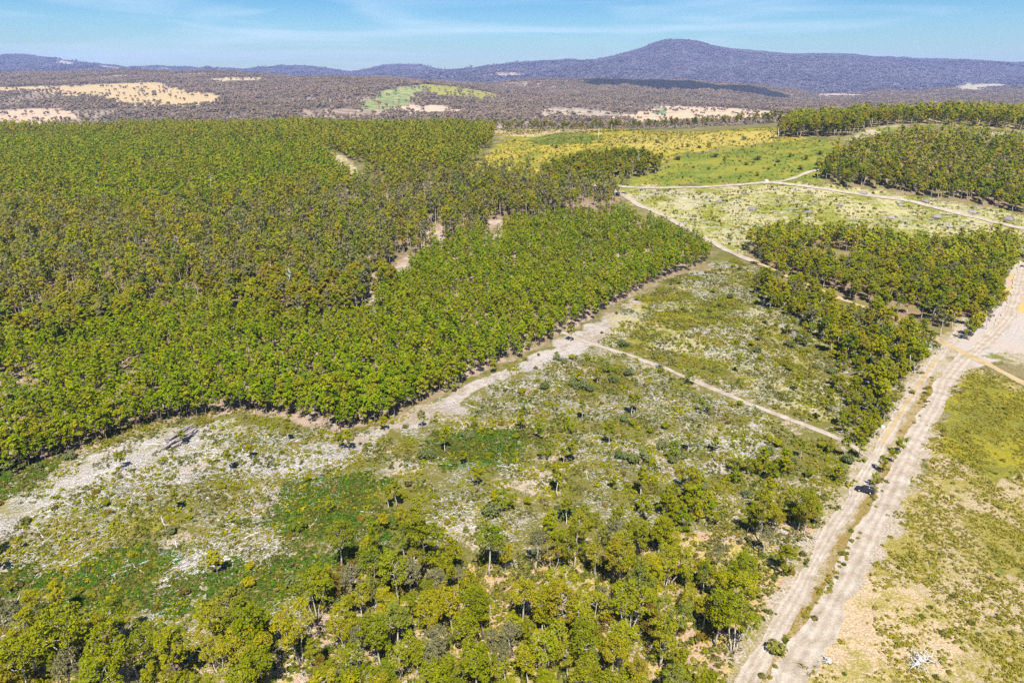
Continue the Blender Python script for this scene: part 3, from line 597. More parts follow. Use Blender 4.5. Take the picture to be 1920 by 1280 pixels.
def marks(*m): return [(gp([p])[0, :2], t) for p, t in m]
LM = {'plantation': marks(((345, 815), 'by the log pile'), ((1060, 625), 'where the narrow track starts'), ((1300, 500), 'close to the pale dirt road'), ((1190, 555), 'beyond the narrow track'), ((880, 705), 'along the bare pale strip'), ((760, 770), 'at the start of the bare pale strip'), ((600, 800), 'facing the bracken patch'), ((470, 775), 'between log pile and bracken'), ((180, 835), 'above the bare white ground'), ((20, 890), 'beside the wattle thicket')),
      'forest': marks(((690, 570), 'beside the pale forest gap'), ((258, 470), 'near the tall forked dead tree'), ((420, 578), 'where the plantation edge bulges'), ((90, 645), 'next to the bare forest patch'), ((560, 602), 'along the plantation top rows'), ((820, 440), 'by the small bare opening'), ((1100, 400), 'near the pale dirt road')),
      'rightwood': marks(((1580, 560), 'beside the gravel road'), ((1720, 615), 'near the gravel road crossing'), ((1890, 500), 'bordering the sand flat'), ((1600, 455), 'facing the cleared slope'), ((1750, 470), 'in the thick of the wood'), ((1420, 475), 'near the dirt road bend'), ((1830, 610), 'at the sand flat corner')),
      'roadwood': marks(((1750, 665), 'near the gravel crossing'), ((1640, 815), 'by the end of the narrow track'), ((1520, 570), 'just under the gravel road'), ((1600, 700), 'bordering the grassy clearing'), ((1700, 740), 'beside the sandy road')),
      'foreground': marks(((1460, 1120), 'beside the sandy road'), ((1400, 1250), 'at the sandy road verge'), ((800, 1085), 'around the large domed yellow gum'), ((482, 1260), 'near the domed gum with white trunk'), ((620, 1150), 'at the bracken edge'), ((1050, 1200), 'deep in the open woodland'), ((1200, 1020), 'bordering the scrubby clearing'), ((950, 1270), 'over the pink bare floor'), ((150, 1260), 'below the bracken slope'), ((1250, 1180), 'among pale fallen bark')),
      'clearing': marks(((1060, 870), 'near the twin saplings'), ((1090, 730), 'near the wattle clump'), ((345, 830), 'near the log pile'), ((600, 940), 'around the bracken patch'), ((900, 840), 'by the green fern hollow'), ((1300, 720), 'beside the narrow track'), ((1400, 620), 'on the yellow grass'), ((1590, 890), 'close to the parked car'), ((240, 1060), 'near the dark fern patch'), ((1300, 920), 'on the rusty scrub'), ((120, 950), 'on the bare white ground'), ((760, 990), 'above the open woodland')),
      'rightfield': marks(((1640, 1080), 'at the verge of the wide sandy road'), ((1725, 1243), 'near the bleached fallen limbs'), ((1850, 800), 'below the gravel road'), ((1850, 1050), 'out in the dry field'), ((1730, 890), 'across from the parked car'))}
def by(zone, p, label):
    return label + ' ' + min(LM[zone], key=lambda q: math.hypot(q[0][0] - p[0], q[0][1] - p[1]))[1]
def split_near(P, n):
    d = np.hypot(P[:, 0], P[:, 1]); px, py, _ = project(np.c_[P, H(P[:, 0], P[:, 1])])
    on = (px > -25) & (px < 1945) & (py < 1330)
    score = np.where(on, d, 1e6 + d); k = np.argsort(score); return P[k[:n]], P[k[n:]]
def in_view(P, m=60):
    px, py, _ = project(np.c_[P, H(P[:, 0], P[:, 1])]); return P[(px > -m - 90) & (px < 1920 + m + 90) & (py < 1500)]

# --- plantation: rows of young bright gums; the nearest 300 singly, the rest as one mass
PT = [plant_tree(h) for h in (9.5, 10.2, 8.8, 9.8, 10.6)]
P = in_view(zone_points('plantation', 2.75, .46, 1.05, 1.2)); g = track_gap(P[:, 0], P[:, 1]); P = P[g > 1.0]
thin = fbm(P[:, 0] / 16, P[:, 1] / 16, 3, 91); P = P[(thin < .59) | (rng.random(len(P)) < .5)]
GAPS = [[(680, 600), (690, 545), (700, 505), (712, 507), (706, 560), (695, 600)], [(790, 462), (800, 425), (830, 420), (835, 462)], [(722, 512), (735, 490), (770, 478), (775, 500), (745, 520)], [(905, 450), (915, 412), (945, 412), (945, 450)]]
GW = [gp(g_) for g_ in GAPS]
for w in GW: P = P[~inpoly(P[:, 0], P[:, 1], w)]
# pale firebreak gaps inside the plantation
near, rest = split_near(P, 300)
for i, p in enumerate(near):
    big = rng.random()
    lab = by('plantation', p, 'short young plantation gum' if big < .3 else 'tall young plantation gum' if big > .75 else 'young bright green plantation gum')
    add_tree('plantation_gum_tree', PT[i % 5], p, rng.random() * 6.28, (.76 + .12 * rng.random()) if big < .3 else (1.12 + .1 * rng.random()) if big > .75 else (.92 + .15 * rng.random()), lab, 'young gums along the plantation edge')
variants_mats['plantation_gum_forest'] = [M['plantation'], M['darkbark']]
mass('plantation_gum_forest', rest, [lod(h_, r_, b_, 84, .46) for h_, r_, b_ in ((9.8, 1.5, .5), (10.8, 1.35, .55), (8.6, 1.6, .45), (10, 1.7, .55), (7.5, 1.2, .4), (11.5, 1.45, .58), (9, 1.1, .5))], .70, 1.25, 'dense bright green stand of young plantation gums in rows', 'forest')

# --- native forest behind the plantation
FT = [gum(15, 3.0, 1, 1, .45, 620, .48, 'bark', 'olive', 11), gum(17, 3.4, 1, 1, .5, 680, .5, 'bark', 'olive', 12), gum(14, 3.2, 2, 1, .4, 640, .48, 'darkbark', 'olive', 12), gum(16, 2.8, 1, 1, .5, 560, .46, 'bark', 'grey', 11)]
FLAB = ['olive native gum with pale trunk', 'tall olive brown native gum', 'forked olive native gum', 'grey crowned native gum']
P = in_view(zone_points('forest', 4.3, .48, None, 6)); thin = fbm(P[:, 0] / 18, P[:, 1] / 18, 3, 95); P = P[(thin < .55) | (rng.random(len(P)) < .4)]
for w in GW: P = P[~inpoly(P[:, 0], P[:, 1], w)]
near, rest = split_near(P, 260)
for i, p in enumerate(near):
    v = rng.choice(4, p=[.34, .3, .24, .12]); add_tree('native_gum_tree', FT[v], p, rng.random() * 6.28, .72 + .42 * rng.random(), by('forest', p, FLAB[v]), 'native gums behind the plantation')
variants_mats['native_gum_forest'] = [M['olive'], M['bark'], M['grey']]
mass('native_gum_forest', rest, [(lambda t_, g_: (t_[0], t_[1], t_[2], np.where(t_[3] == 0, 2, 1) if g_ else t_[3]))(lod(h_, r_, b_, 120, .66, .24), k_ in (3, 6)) for k_, (h_, r_, b_) in enumerate(((15.5, 2.9, .55), (18, 2.6, .6), (14, 2.7, .5), (18, 3.3, .6), (12, 2.2, .45), (20, 3.0, .62), (16, 2.4, .5), (10, 2.2, .35), (17, 2.2, .6)))], .58, 1.22, 'mixed olive and brown native gum forest behind the plantation', 'forest')
FGAP = gp([(596, 282), (625, 283), (692, 330), (672, 342), (640, 316)])
# --- far plantation and olive woods
variants_mats['far_plantation_forest'] = [M['plantation'], M['olive']]
P = in_view(zone_points('farplant', 4.8, .45, 1.1, 14)); thin = fbm(P[:, 0] / 60, P[:, 1] / 60, 3, 97); P = P[(thin < .72) & ~inpoly(P[:, 0], P[:, 1], FGAP)]
mass('far_plantation_forest', P, [(lambda t_: (t_[0], t_[1], t_[2], t_[3] + (1 if h_ in (13, 9.5) else 0)))(lod(h_, r_, .35, 36, .95, 0)) for h_, r_ in ((11, 2.2), (12, 1.9), (10, 2.4), (13, 2.1), (9, 1.8), (11, 2.6), (9.5, 2.3))], .7, 1.3, 'bright green plantation spread across the gentle far slope', 'forest')
variants_mats['olive_forest'] = [M['olive'], M['bark']]
P = in_view(zone_points('olivewood', 6.0, .45, None, 14)); P = P[~inpoly(P[:, 0], P[:, 1], FGAP)]; P = P[visible(np.c_[P, H(P[:, 0], P[:, 1])], 16)]
mass('olive_forest', P, [lod(h_, r_, .35, 46, 1.15, 0) for h_, r_ in ((16, 3.1), (18, 2.8), (14, 3.3), (15, 2.6), (12, 2.4), (17, 3.5))], .75, 1.15, 'darker olive gum forest along the far edge of the plateau', 'forest')

# --- hillside forest at the far road, ridge trees
HT = FT[:3]; variants_mats['hillside_forest'] = [M['olive'], M['bark']]
P = in_view(zone_points('hill', 5.6, .45, None, 6)); P = P[visible(np.c_[P, H(P[:, 0], P[:, 1])], 14)]; near, rest = split_near(P, 150)
for i, p in enumerate(near):
    v = rng.integers(0, 3); add_tree('hillside_gum_tree', HT[v], p, rng.random() * 6.28, .75 + .35 * rng.random(), ['olive gum with pale trunk on the edge of the hill forest above the cleared slope', 'tall bronze olive gum on the edge of the hill forest', 'forked dark olive gum on the edge of the hill forest'][v], 'gums on the edge of the hill forest')
mass('hillside_forest', rest, [lod(h_, r_, .42, 60, .95, .18) for h_, r_ in ((15, 2.8), (17, 2.6), (13, 3.0), (15, 2.4), (11, 2.2), (16, 3.2))], .75, 1.15, 'brownish olive gum forest covering the hill above the cleared slope', 'forest')
P = in_view(zone_points('ridgetrees', 6.5, .45)); P = P[visible(np.c_[P, H(P[:, 0], P[:, 1])], 16)]; P = P[rng.permutation(len(P))]; near, rest = split_near(P, 150)
for i, p in enumerate(near):
    v = rng.integers(0, 3); add_tree('ridge_gum_tree', HT[v], p, rng.random() * 6.28, .95 + .3 * rng.random(), ['dark olive gum in the belt of trees on the ridge', 'tall straight gum in the belt of trees on the ridge', 'forked gum in the belt of trees on the ridge'][v], 'gums in the belt on the ridge')
variants_mats['ridge_forest'] = [M['olive'], M['bark']]
mass('ridge_forest', rest, [lod(15, 3.2, .3, 44, 1.2, .15) for _ in range(5)], .9, 1.25, 'belt of dark olive gums running along the ridge', 'forest')

# --- grove in front of the yellow field, windbreak behind it
P = zone_points('grove', 6.0, .45)
for p in P: v = rng.integers(0, 3); add_tree('grove_gum_tree', FT[v], p, rng.random() * 6.28, .75 + .35 * rng.random(), ['rounded olive gum in the grove below the yellow field', 'tall olive gum in the grove below the yellow field', 'forked gum in the grove below the yellow field'][v], 'gums in the grove below the yellow field')
wx_ = np.array([770., 830, 900, 960, 1010, 1060, 1120, 1180, 1240, 1300, 1360, 1420, 1455]); wy_ = np.array([1130., 1120, 1110, 1100, 1090, 1080, 1075, 1075, 1080, 1090, 1090, 1080, 1060]) - 52; wb = np.c_[(wx_ - 960) / FPX / fwd_of(240) * wy_, wy_, wy_ * 0]; q, ln = smooth_line(wb, 130)
for p in q + rng.normal(size=q.shape) * (2.0, 6.0):
    v = rng.integers(0, 3); add_tree('windbreak_tree', FT[v], p, rng.random() * 6.28, .72 + .5 * rng.random()**1.5, ['dark olive tree in the long belt behind the yellow field', 'taller olive tree in the long belt behind the yellow field', 'bushy forked tree in the long belt behind the yellow field'][v], 'trees in the long belt behind the yellow field')
lone = gum(24, 2.6, 1, 1, .45, 700, .5, 'bark', 'olive', 10)
add_tree('tall_gum_tree', lone, np.array([(1458 - 960) / FPX / fwd_of(250) * 770, 770]), 0.4, 1.35, 'single very tall narrow gum standing above the end of the ridge belt', None)

# --- woods along the gravel road
GT = [gum(13, 2.7, 1, 1, .42, 900, .36, 'bark', 'woodland', 12), gum(15, 3.0, 1, 1, .45, 1000, .38, 'bark', 'olive', 13), gum(11, 2.8, 2, 1, .35, 900, .36, 'darkbark', 'woodland', 12), gum(12, 2.5, 1, .8, .4, 800, .36, 'bark', 'grey', 11), gum(10, 2.4, 1, 1, .3, 800, .36, 'darkbark', 'yellow', 11)]
GL = ['green gum', 'tall olive gum', 'forked bushy gum', 'thin greyish gum', 'yellow green young gum']
P = in_view(zone_points('rightwood', 5.3, .48, None, 6)); P = P[track_gap(P[:, 0], P[:, 1]) > 1.2]; P = P[fbm(P[:, 0] / 20, P[:, 1] / 20, 2, 98) < .72]; near, rest = split_near(P, 290)
for p in near: v = rng.choice(5, p=[.27, .3, .2, .08, .15]); add_tree('roadside_gum_tree', GT[v], p, rng.random() * 6.28, .75 + .4 * rng.random(), by('rightwood', p, GL[v]), 'gums in the wood above the gravel road')
variants_mats['roadside_forest'] = [M['olive'], M['bark']]
mass('roadside_forest', rest, [lod(13, 2.7, .45, 80, .8, .15) for _ in range(5)], .8, 1.2, 'olive gum wood behind the gravel road', 'forest')
P = in_view(zone_points('roadwood', 5.2, .48, None, 4)); P = P[track_gap(P[:, 0], P[:, 1]) > 1.5]; thin = fbm(P[:, 0] / 18, P[:, 1] / 18, 2, 99); P = P[thin < .68]
for p in P: v = rng.choice(5, p=[.3, .22, .26, .07, .15]); add_tree('verge_gum_tree', GT[v], p, rng.random() * 6.28, .55 + .55 * rng.random(), by('roadwood', p, GL[v] + ' of the bush strip'), 'gums in the strip of bush below the gravel road')

# --- foreground woodland
WT = [(gum(14.5, 3.1, 1, 1, .48, 3250, .17, 'bark', 'woodland', 15), 'rounded olive green gum with a pale trunk'), (gum(17, 3.0, 1, 1, .52, 3250, .17, 'bark', 'olive', 16), 'tall olive gum with long pale trunk'),
      (gum(14, 3.2, 3, 1, .47, 3250, .17, 'bark', 'woodland', 18), 'broad gum with leaning white stems'), (gum(12, 2.7, 1, 1, .30, 3250, .17, 'darkbark', 'yellow', 14), 'bushy yellow green gum, low leaves'),
      (gum(14, 2.5, 1, .6, .5, 2600, .17, 'bark', 'grey', 13), 'thin greyish gum with bare pale limbs showing'), (gum(9, 2.3, 2, 1, .25, 1950, .17, 'darkbark', 'bronze', 12), 'small bronze tinted gum'),
      (gum(13.5, 2.8, 2, .7, .48, 3250, .17, 'bark', 'olive', 14), 'forked olive gum with an open crown'), (gum(13.5, 2.3, 1, 1, .44, 2470, .17, 'darkbark', 'woodland', 13), 'narrow green gum with a brown stem')]
KEY = [((800, 1075), 3, 1.5, 'large domed bright yellow green gum standing out above the woodland'), ((850, 1080), 3, 1.0, None), ((482, 1252), 0, 1.25, 'big domed olive gum with white trunk casting a dark shadow on the sand'), ((150, 1275), 0, 1.45, 'huge spreading olive gum with a wide dome below the bracken'), ((230, 1300), 2, 1.15, None), ((60, 1300), 0, 1.1, None), ((330, 1300), 7, 1.2, None), ((690, 1080), 7, .8, None),
       ((760, 1010), 7, .75, None), ((1100, 1280), 0, 1.1, None), ((1380, 1120), 0, 1.0, None), ((1372, 1225), 2, .95, None), ((1340, 1210), 0, 1.1, None), ((1390, 1160), 0, .95, None), ((1470, 1080), 3, .85, None), ((980, 1180), 1, .9, None), ((1050, 1160), 2, .9, None), ((1270, 1290), 3, .95, None), ((945, 1280), 4, .8, None)]
xyz = [gp([k[0]])[0, :2] for k in KEY]
for (pp, v, s, lab), p in zip(KEY, xyz):
    add_tree('woodland_gum_tree', WT[v][0], p, rng.random() * 6.28, s, lab or by('foreground', p, WT[v][1]), None if lab else 'gums in the open woodland')
P = in_view(zone_points('foreground', 5.0, .48)); P = P[track_gap(P[:, 0], P[:, 1]) > 2.2]
dk = np.min([np.hypot(P[:, 0] - k[0], P[:, 1] - k[1]) for k in xyz], 0); P = P[dk > 3.5]
thin = fbm(P[:, 0] / 14, P[:, 1] / 14, 2, 61); P = P[thin < .66]
for p in P:
    v = rng.choice(8, p=[.19, .17, .13, .12, .09, .07, .12, .11]); add_tree('woodland_gum_tree', WT[v][0], p, rng.random() * 6.28, .55 + .50 * rng.random(), by('foreground', p, WT[v][1]), 'gums in the open woodland')

YT = [gum(6.5, 2.0, 2, 1, .2, 900, .22, 'darkbark', 'yellow', 10), gum(7.5, 1.9, 1, 1, .28, 900, .22, 'darkbark', 'woodland', 10), gum(5.5, 1.8, 2, 1, .15, 800, .22, 'darkbark', 'plantation', 10), gum(6.5, 1.7, 1, 1, .25, 800, .22, 'bark', 'olive', 9)]
YL = ['bushy yellow green young gum', 'upright green young gum', 'low bright green young gum', 'olive young gum']
Z2 = [[(1230, 940), (1330, 890), (1420, 870), (1560, 870), (1610, 890), (1570, 980), (1530, 1010), (1400, 1000), (1250, 1010), (1180, 980)], [(1560, 720), (1610, 700), (1650, 790), (1640, 850), (1600, 850), (1560, 800)], [(640, 1080), (700, 1000), (860, 990), (1000, 1000), (1180, 960), (1200, 1010), (1000, 1050), (760, 1060)], [(1440, 560), (1560, 620), (1640, 720), (1600, 800), (1520, 760), (1470, 660)], [(-60, 1180), (60, 1120), (30, 1000), (-60, 1000)]]
P = np.concatenate([zone_points(gp(z), st_, .48) for z, st_ in zip(Z2, (4.3, 4.4, 5.6, 6.5, 5.0))]); P = P[track_gap(P[:, 0], P[:, 1]) > 1.5]; P = P[fbm(P[:, 0] / 12, P[:, 1] / 12, 2, 63) < .60]
for p in P: v = rng.choice(4, p=[.36, .28, .2, .16]); add_tree('young_gum_tree', YT[v], p, rng.random() * 6.28, .55 + .6 * rng.random(), by('clearing', p, YL[v] + ' in the thicket'), 'young gums in the thickets')
# --- saplings, lone trees and bushes of the clearing
ST = [gum(6.5, 1.35, 1, 1, .45, 420, .24, 'darkbark', 'woodland', 9), gum(7.5, 1.25, 1, 1, .55, 380, .24, 'bark', 'yellow', 8), gum(5.5, 1.5, 2, 1, .3, 420, .24, 'darkbark', 'plantation', 9)]
SL = ['slender green sapling', 'thin stemmed yellow green sapling', 'small forked bright green sapling']
SAP = [(1070, 640), (1058, 872), (1072, 868), (1085, 722), (1132, 700), (858, 695), (925, 700), (845, 735), (1185, 780), (1195, 775), (1092, 790), (1070, 812), (1140, 838), (985, 780), (978, 808), (1012, 820), (1022, 862), (835, 848), (870, 872), (720, 808), (790, 805),
       (640, 842), (655, 845), (728, 955), (742, 952), (895, 912), (1045, 930), (925, 955), (948, 958), (1120, 720), (1240, 692), (1290, 720), (1320, 775), (1385, 700), (1425, 640), (1440, 610), (1475, 690), (1495, 735), (1540, 790), (1500, 860), (1430, 880), (1380, 905), (1340, 850), (1260, 860),
       (1310, 960), (1200, 930), (1150, 915), (430, 885), (540, 828), (345, 835), (330, 960), (620, 960), (560, 1000), (700, 1000), (410, 1080), (230, 880), (470, 860), (1215, 985), (1060, 985), (1290, 850), (1555, 850), (1580, 860), (1610, 860), (1600, 830), (1570, 905)]
for i, p in enumerate(gp(SAP)): v = rng.choice(3); add_tree('sapling_tree', ST[v], p[:2], rng.random() * 6.28, .85 + .6 * rng.random(), 'dark shadowed green sapling alone where the narrow track meets the plantation' if i == 0 else by('clearing', p, SL[v] + ' in the clearing'), None if i == 0 else 'saplings of the clearing')
WB = [bush(1.9, 2.2, 420, .26, 'wattle', 8), bush(1.5, 1.8, 340, .25, 'wattle', 7), bush(2.3, 2.6, 480, .27, 'wattle', 9)]
WBP = [(1045, 675), (1058, 680), (1090, 728), (1105, 735), (1075, 722), (1024, 730), (1180, 705), (1150, 715), (1205, 855), (1215, 865), (1240, 840), (1262, 870), (1265, 835), (1278, 860), (1170, 790), (1185, 868), (1165, 860), (870, 820), (880, 822), (1290, 930), (1320, 915), (1440, 855), (1430, 860), (1400, 930), (1490, 870), (1550, 845), (1420, 660),
       (1480, 650), (1370, 560), (1350, 575), (1330, 585), (1455, 560), (1500, 640), (1560, 700), (1530, 690), (1600, 740), (1590, 870), (1575, 885), (40, 860), (70, 880), (20, 880), (110, 850), (130, 860), (320, 1000), (560, 1110), (600, 1120), (545, 1100), (1060, 970), (925, 965), (1170, 650), (800, 860), (640, 1140)]
for p in gp(WBP): v = rng.choice(3); add_tree('wattle_bush', WB[v], p[:2], rng.random() * 6.28, .8 + .6 * rng.random(), by('clearing', p, ['spreading blue green wattle bush', 'small blue green wattle bush', 'tall blue green wattle bush'][v]), 'blue green wattle bushes', 'bush', part_names=('stems', 'foliage'))
SB = [bush(1.3, 1.5, 300, .2, 'shrub', 7), bush(1.0, 1.1, 240, .18, 'shrub', 6), bush(1.5, 2.0, 360, .22, 'woodland', 8), bush(1.1, 1.3, 260, .2, 'yellow', 6), bush(1.0, 1.0, 240, .19, 'bronze', 6)]
SBL = ['rounded olive shrub', 'low olive shrub', 'tall leafy green shrub', 'yellow green shrub', 'rusty brown shrub']
P = zone_points('clearing', 11.0, .5); P = P[(track_gap(P[:, 0], P[:, 1]) > 1.2)]; P = in_view(P); P = P[rng.permutation(len(P))[:290]]; near, _ = split_near(P, 290)
for p in near: v = rng.choice(5); add_tree('clearing_shrub', SB[v], p, rng.random() * 6.28, .6 + .7 * rng.random(), by('clearing', p, SBL[v]), 'shrubs in the clearing', 'shrub', part_names=('stems', 'foliage'))
# roadside bushes: single ones on the weed strip between the sandy roads
add_tree('road_shrub', SB[0], gp([(1455, 1222)])[0, :2], 1.0, 1.7, 'big straggly shrub on the weed strip between the two sandy roads', None, 'shrub', part_names=('stems', 'foliage'))
for pp, s, lab in (((1684, 850), .55, 'small leafy tree leaning over the weed strip between the sandy roads'), ((1672, 866), .42, 'low bushy tree on the weed strip just behind the parked car'), ((1655, 885), .50, 'leafy sapling on the weed strip close to the parked car'), ((1640, 912), .40, 'little sapling on the weed strip next to the parked car')):
    add_tree('verge_sapling_tree', GT[2], gp([pp])[0, :2], rng.random() * 6, s, lab, None)
TS = [tussock(.75, .8, 90), tussock(.6, .7, 80), tussock(.8, .8, 90, 'shrub')]
TL = ['yellow grass tussock', 'small yellow grass tussock', 'olive grass tussock']
k_ = np.concatenate([rng.integers(0, len(MIDQ), 40), (rng.choice(len(MIDQ), 7)[:, None] + rng.integers(-5, 6, (7, 9))).ravel() % len(MIDQ)]); P = MIDQ[k_] + rng.normal(size=(len(k_), 2)) * .8
for p in P: v = rng.choice(3, p=[.3, .3, .4]); add_tree('strip_tussock', (TS[v],), p, rng.random() * 6, .7 + .6 * rng.random(), TL[v] + ' on the weed strip between the sandy roads', 'tussocks on the weed strip', 'tussock', part_names=('blades',))
P = in_view(zone_points('rightfield', 4.6, .5)); P = P[(track_gap(P[:, 0], P[:, 1]) > .8)]; P = P[fbm(P[:, 0] / 11, P[:, 1] / 11, 3, 44) > .46]; near, _ = split_near(P, 280)
for p in near: v = rng.choice(3, p=[.4, .3, .3]); add_tree('field_tussock', (TS[v],), p, rng.random() * 6, .7 + .7 * rng.random(), by('rightfield', p, TL[v]), 'tussocks in the dry field', 'tussock', part_names=('blades',))

# --- trees scattered on the yellow field and the green scrub slope
FB = [bush(2.4, 3.2, 260, .42, 'olive', 7), bush(1.8, 4.0, 240, .4, 'woodland', 7), bush(2.6, 2.6, 260, .42, 'wattle', 7)]
FBP = [(970, 252), (985, 258), (965, 265), (1010, 248), (1030, 250), (1020, 245), (1058, 265), (1035, 275), (1042, 278), (1000, 275), (1110, 262), (1124, 268), (1148, 273), (1170, 268), (1190, 268), (1205, 270), (1250, 265), (1232, 268), (1270, 280), (1290, 276), (1310, 278), (1330, 276), (1355, 270), (1375, 268),
       (1395, 262), (1318, 288), (1340, 295), (1360, 300), (1270, 300), (1250, 305), (1300, 315), (1330, 318), (1400, 310), (1420, 300), (1440, 318), (1460, 305), (1480, 295), (1380, 320), (1500, 318), (1510, 300), (1530, 310), (1540, 290), (1420, 330), (1280, 335), (1350, 335), (940, 300), (955, 312), (930, 285), (1000, 300), (1090, 262), (915, 262)]
for p in gp(FBP): v = rng.choice(3); add_tree('paddock_bush', FB[v], p[:2], rng.random() * 6, .6 + .9 * rng.random(), ['round dark bush dotted on the yellow and green slope', 'upright green bush dotted on the yellow and green slope', 'blue green bush dotted on the yellow and green slope'][v], 'bushes dotted on the yellow and green slope', 'bush', part_names=('stems', 'foliage'))

# --- dead trees in the forest
DT = [snag(16), snag(14), snag(18)]
for i, p in enumerate(gp([(258, 470), (155, 490), (138, 478), (295, 478), (342, 490), (362, 492), (220, 525), (202, 560), (610, 420), (548, 562), (655, 420), (1185, 330), (1195, 325), (708, 445), (400, 372), (190, 372)])):
    add_tree('dead_tree', DT[i % 3], p[:2], rng.random() * 6, .8 + .4 * rng.random(), 'tall bleached dead tree with forked bare limbs in the forest' if i == 0 else 'slim bleached dead tree among the native gums', None if i == 0 else 'dead trees among the native gums', part_names=('trunk', 'branches'))

# ------------------------------------------------------------------ ground cover as instanced patches (nobody could count it)
def patch(kind, n, size, seed=0):
    V = []; F = []; T = []; off = 0
    for k in range(n):
        x, y = (rng.random(2) - .5) * size
        if kind == 'shrub': r = .25 + .55 * rng.random()**2; v, f, t = leaves([(x, y, r * .55), (x + .3 * r, y, r * .8), (x, y - .4 * r, r * .5)], [r, r * .7, r * .7], 13, .30 * (.6 + r), up=.6, tri=True, asp=.8)
        elif kind == 'tuft': r = .14 + .5 * rng.random()**2.6; v, f, t = leaves([(x, y, r * .5), (x + .3 * r, y + .2 * r, r * .7)], [r, r * .7], 7, .17 + .28 * r, up=.6, tri=True, asp=.8)
        elif kind == 'fern': r = .35 + .25 * rng.random(); v, f, t = leaves([(x, y, .25)], [r], 9, .30, up=.9, tri=True, squash=.5)
        elif kind == 'clump': r = .16 + .42 * rng.random()**1.8; v, f, t = leaves([(x, y, r * .3)], [r], 9, .14 + .30 * r, up=.8, tri=True, asp=.5, squash=.7)
        elif kind == 'grass':
            m = 8; a = rng.random(m) * 6.28; h = .10 + .28 * rng.random(m); w = .11; b = np.stack([x + np.cos(a) * .1, y + np.sin(a) * .1, np.zeros(m)], 1); tp = b + np.stack([np.cos(a) * .42, np.sin(a) * .42, h], 1); s = np.stack([-np.sin(a), np.cos(a), a * 0], 1) * w
            v = np.stack([b - s, b + s, tp], 1).reshape(-1, 3); f = np.arange(m * 3).reshape(m, 3); t = np.zeros(m * 3)
        elif kind == 'stick':
            a = rng.random() * 3.14; l = .4 + 1.5 * rng.random()**3; c = np.array([x, y, .08 + .15 * rng.random()]); d = np.array([math.cos(a), math.sin(a), (rng.random() - .5) * .25]) * l / 2; s = np.array([-math.sin(a), math.cos(a), 0]) * (.03 + .04 * rng.random()); u = np.array([0, 0, .06])
            v = np.array([c - d - s, c - d + s, c - d + u * 1.5, c + d - s * .6, c + d + s * .6, c + d + u]); f = np.array([(0, 1, 4), (0, 4, 3), (1, 2, 5), (1, 5, 4), (2, 0, 3), (2, 3, 5)]); t = np.zeros(6)
        elif kind == 'tree':
            sx = 4.0 * (.7 + .6 * rng.random()); v, f, t = leaves([(x, y, 6.5), (x + 1.5, y, 9), (x - 1, y + 1, 8)], [sx * .8, sx * .6, sx * .6], 13, 3.2, up=.4, tri=True, asp=.85)
        elif kind == 'bigtree':
            sx = 8.0 * (.7 + .6 * rng.random()); v, f, t = leaves([(x, y, 7), (x + 3, y, 10)], [sx * .8, sx * .65], 8, 7.0, up=.5, tri=True, asp=.85, squash=.7)
        V.append(v); F.append(f + off); T.append(t + rng.random()); off += len(v)
    return np.concatenate(V), np.concatenate(F), np.concatenate(T)
def normal_euler(P):
    e = 12.0; zx = (H(P[:, 0] + e, P[:, 1]) - H(P[:, 0] - e, P[:, 1])) / (2 * e); zy = (H(P[:, 0], P[:, 1] + e) - H(P[:, 0], P[:, 1] - e)) / (2 * e)
    return np.stack([np.arctan(zy), -np.arctan(zx * np.cos(np.arctan(zy))), np.zeros(len(P))], 1)
def scatter(name, P, metas, smin, smax, label, cat, slope=False):
    c = bpy.data.collections.new(name + '_pieces')
    for k, me in enumerate(metas): c.objects.link(bpy.data.objects.new(f'{name}_piece', me))
    n = len(P); z = H(P[:, 0], P[:, 1]); me = bpy.data.meshes.new(name); me.vertices.add(n); me.vertices.foreach_set('co', np.c_[P, z].astype(np.float32).ravel())
    if slope: rot = normal_euler(P)
    else: rot = np.c_[np.zeros(n), np.zeros(n), rng.integers(0, 4, n) * 1.5708 + rng.random(n) * .4]
    a = me.attributes.new('rot', 'FLOAT_VECTOR', 'POINT'); a.data.foreach_set('vector', rot.astype(np.float32).ravel())
    a = me.attributes.new('scl', 'FLOAT', 'POINT'); a.data.foreach_set('value', rng.uniform(smin, smax, n).astype(np.float32))
    a = me.attributes.new('idx', 'INT', 'POINT'); a.data.foreach_set('value', rng.integers(0, len(metas), n).astype(np.int32))
    g = bpy.data.node_groups.new(name + '_scatter', 'GeometryNodeTree'); g.interface.new_socket('Geometry', in_out='INPUT', socket_type='NodeSocketGeometry'); g.interface.new_socket('Geometry', in_out='OUTPUT', socket_type='NodeSocketGeometry')
    gi = g.nodes.new('NodeGroupInput'); go = g.nodes.new('NodeGroupOutput'); ip = g.nodes.new('GeometryNodeInstanceOnPoints'); ci = g.nodes.new('GeometryNodeCollectionInfo')
    ci.inputs['Collection'].default_value = c; ci.inputs['Separate Children'].default_value = True; ci.inputs['Reset Children'].default_value = True
    def na(nm, ty): q = g.nodes.new('GeometryNodeInputNamedAttribute'); q.data_type = ty; q.inputs[0].default_value = nm; return q.outputs[0]
    ip.inputs['Pick Instance'].default_value = True
    er = g.nodes.new('FunctionNodeEulerToRotation'); g.links.new(na('rot', 'FLOAT_VECTOR'), er.inputs[0])
    for a, b in ((gi.outputs[0], ip.inputs['Points']), (ci.outputs[0], ip.inputs['Instance']), (na('idx', 'INT'), ip.inputs['Instance Index']), (er.outputs[0], ip.inputs['Rotation']), (na('scl', 'FLOAT'), ip.inputs['Scale']), (ip.outputs[0], go.inputs[0])): g.links.new(a, b)
    o = link(name, me); md = o.modifiers.new('scatter', 'NODES'); md.node_group = g
    return tag(o, label, cat, kind='stuff')
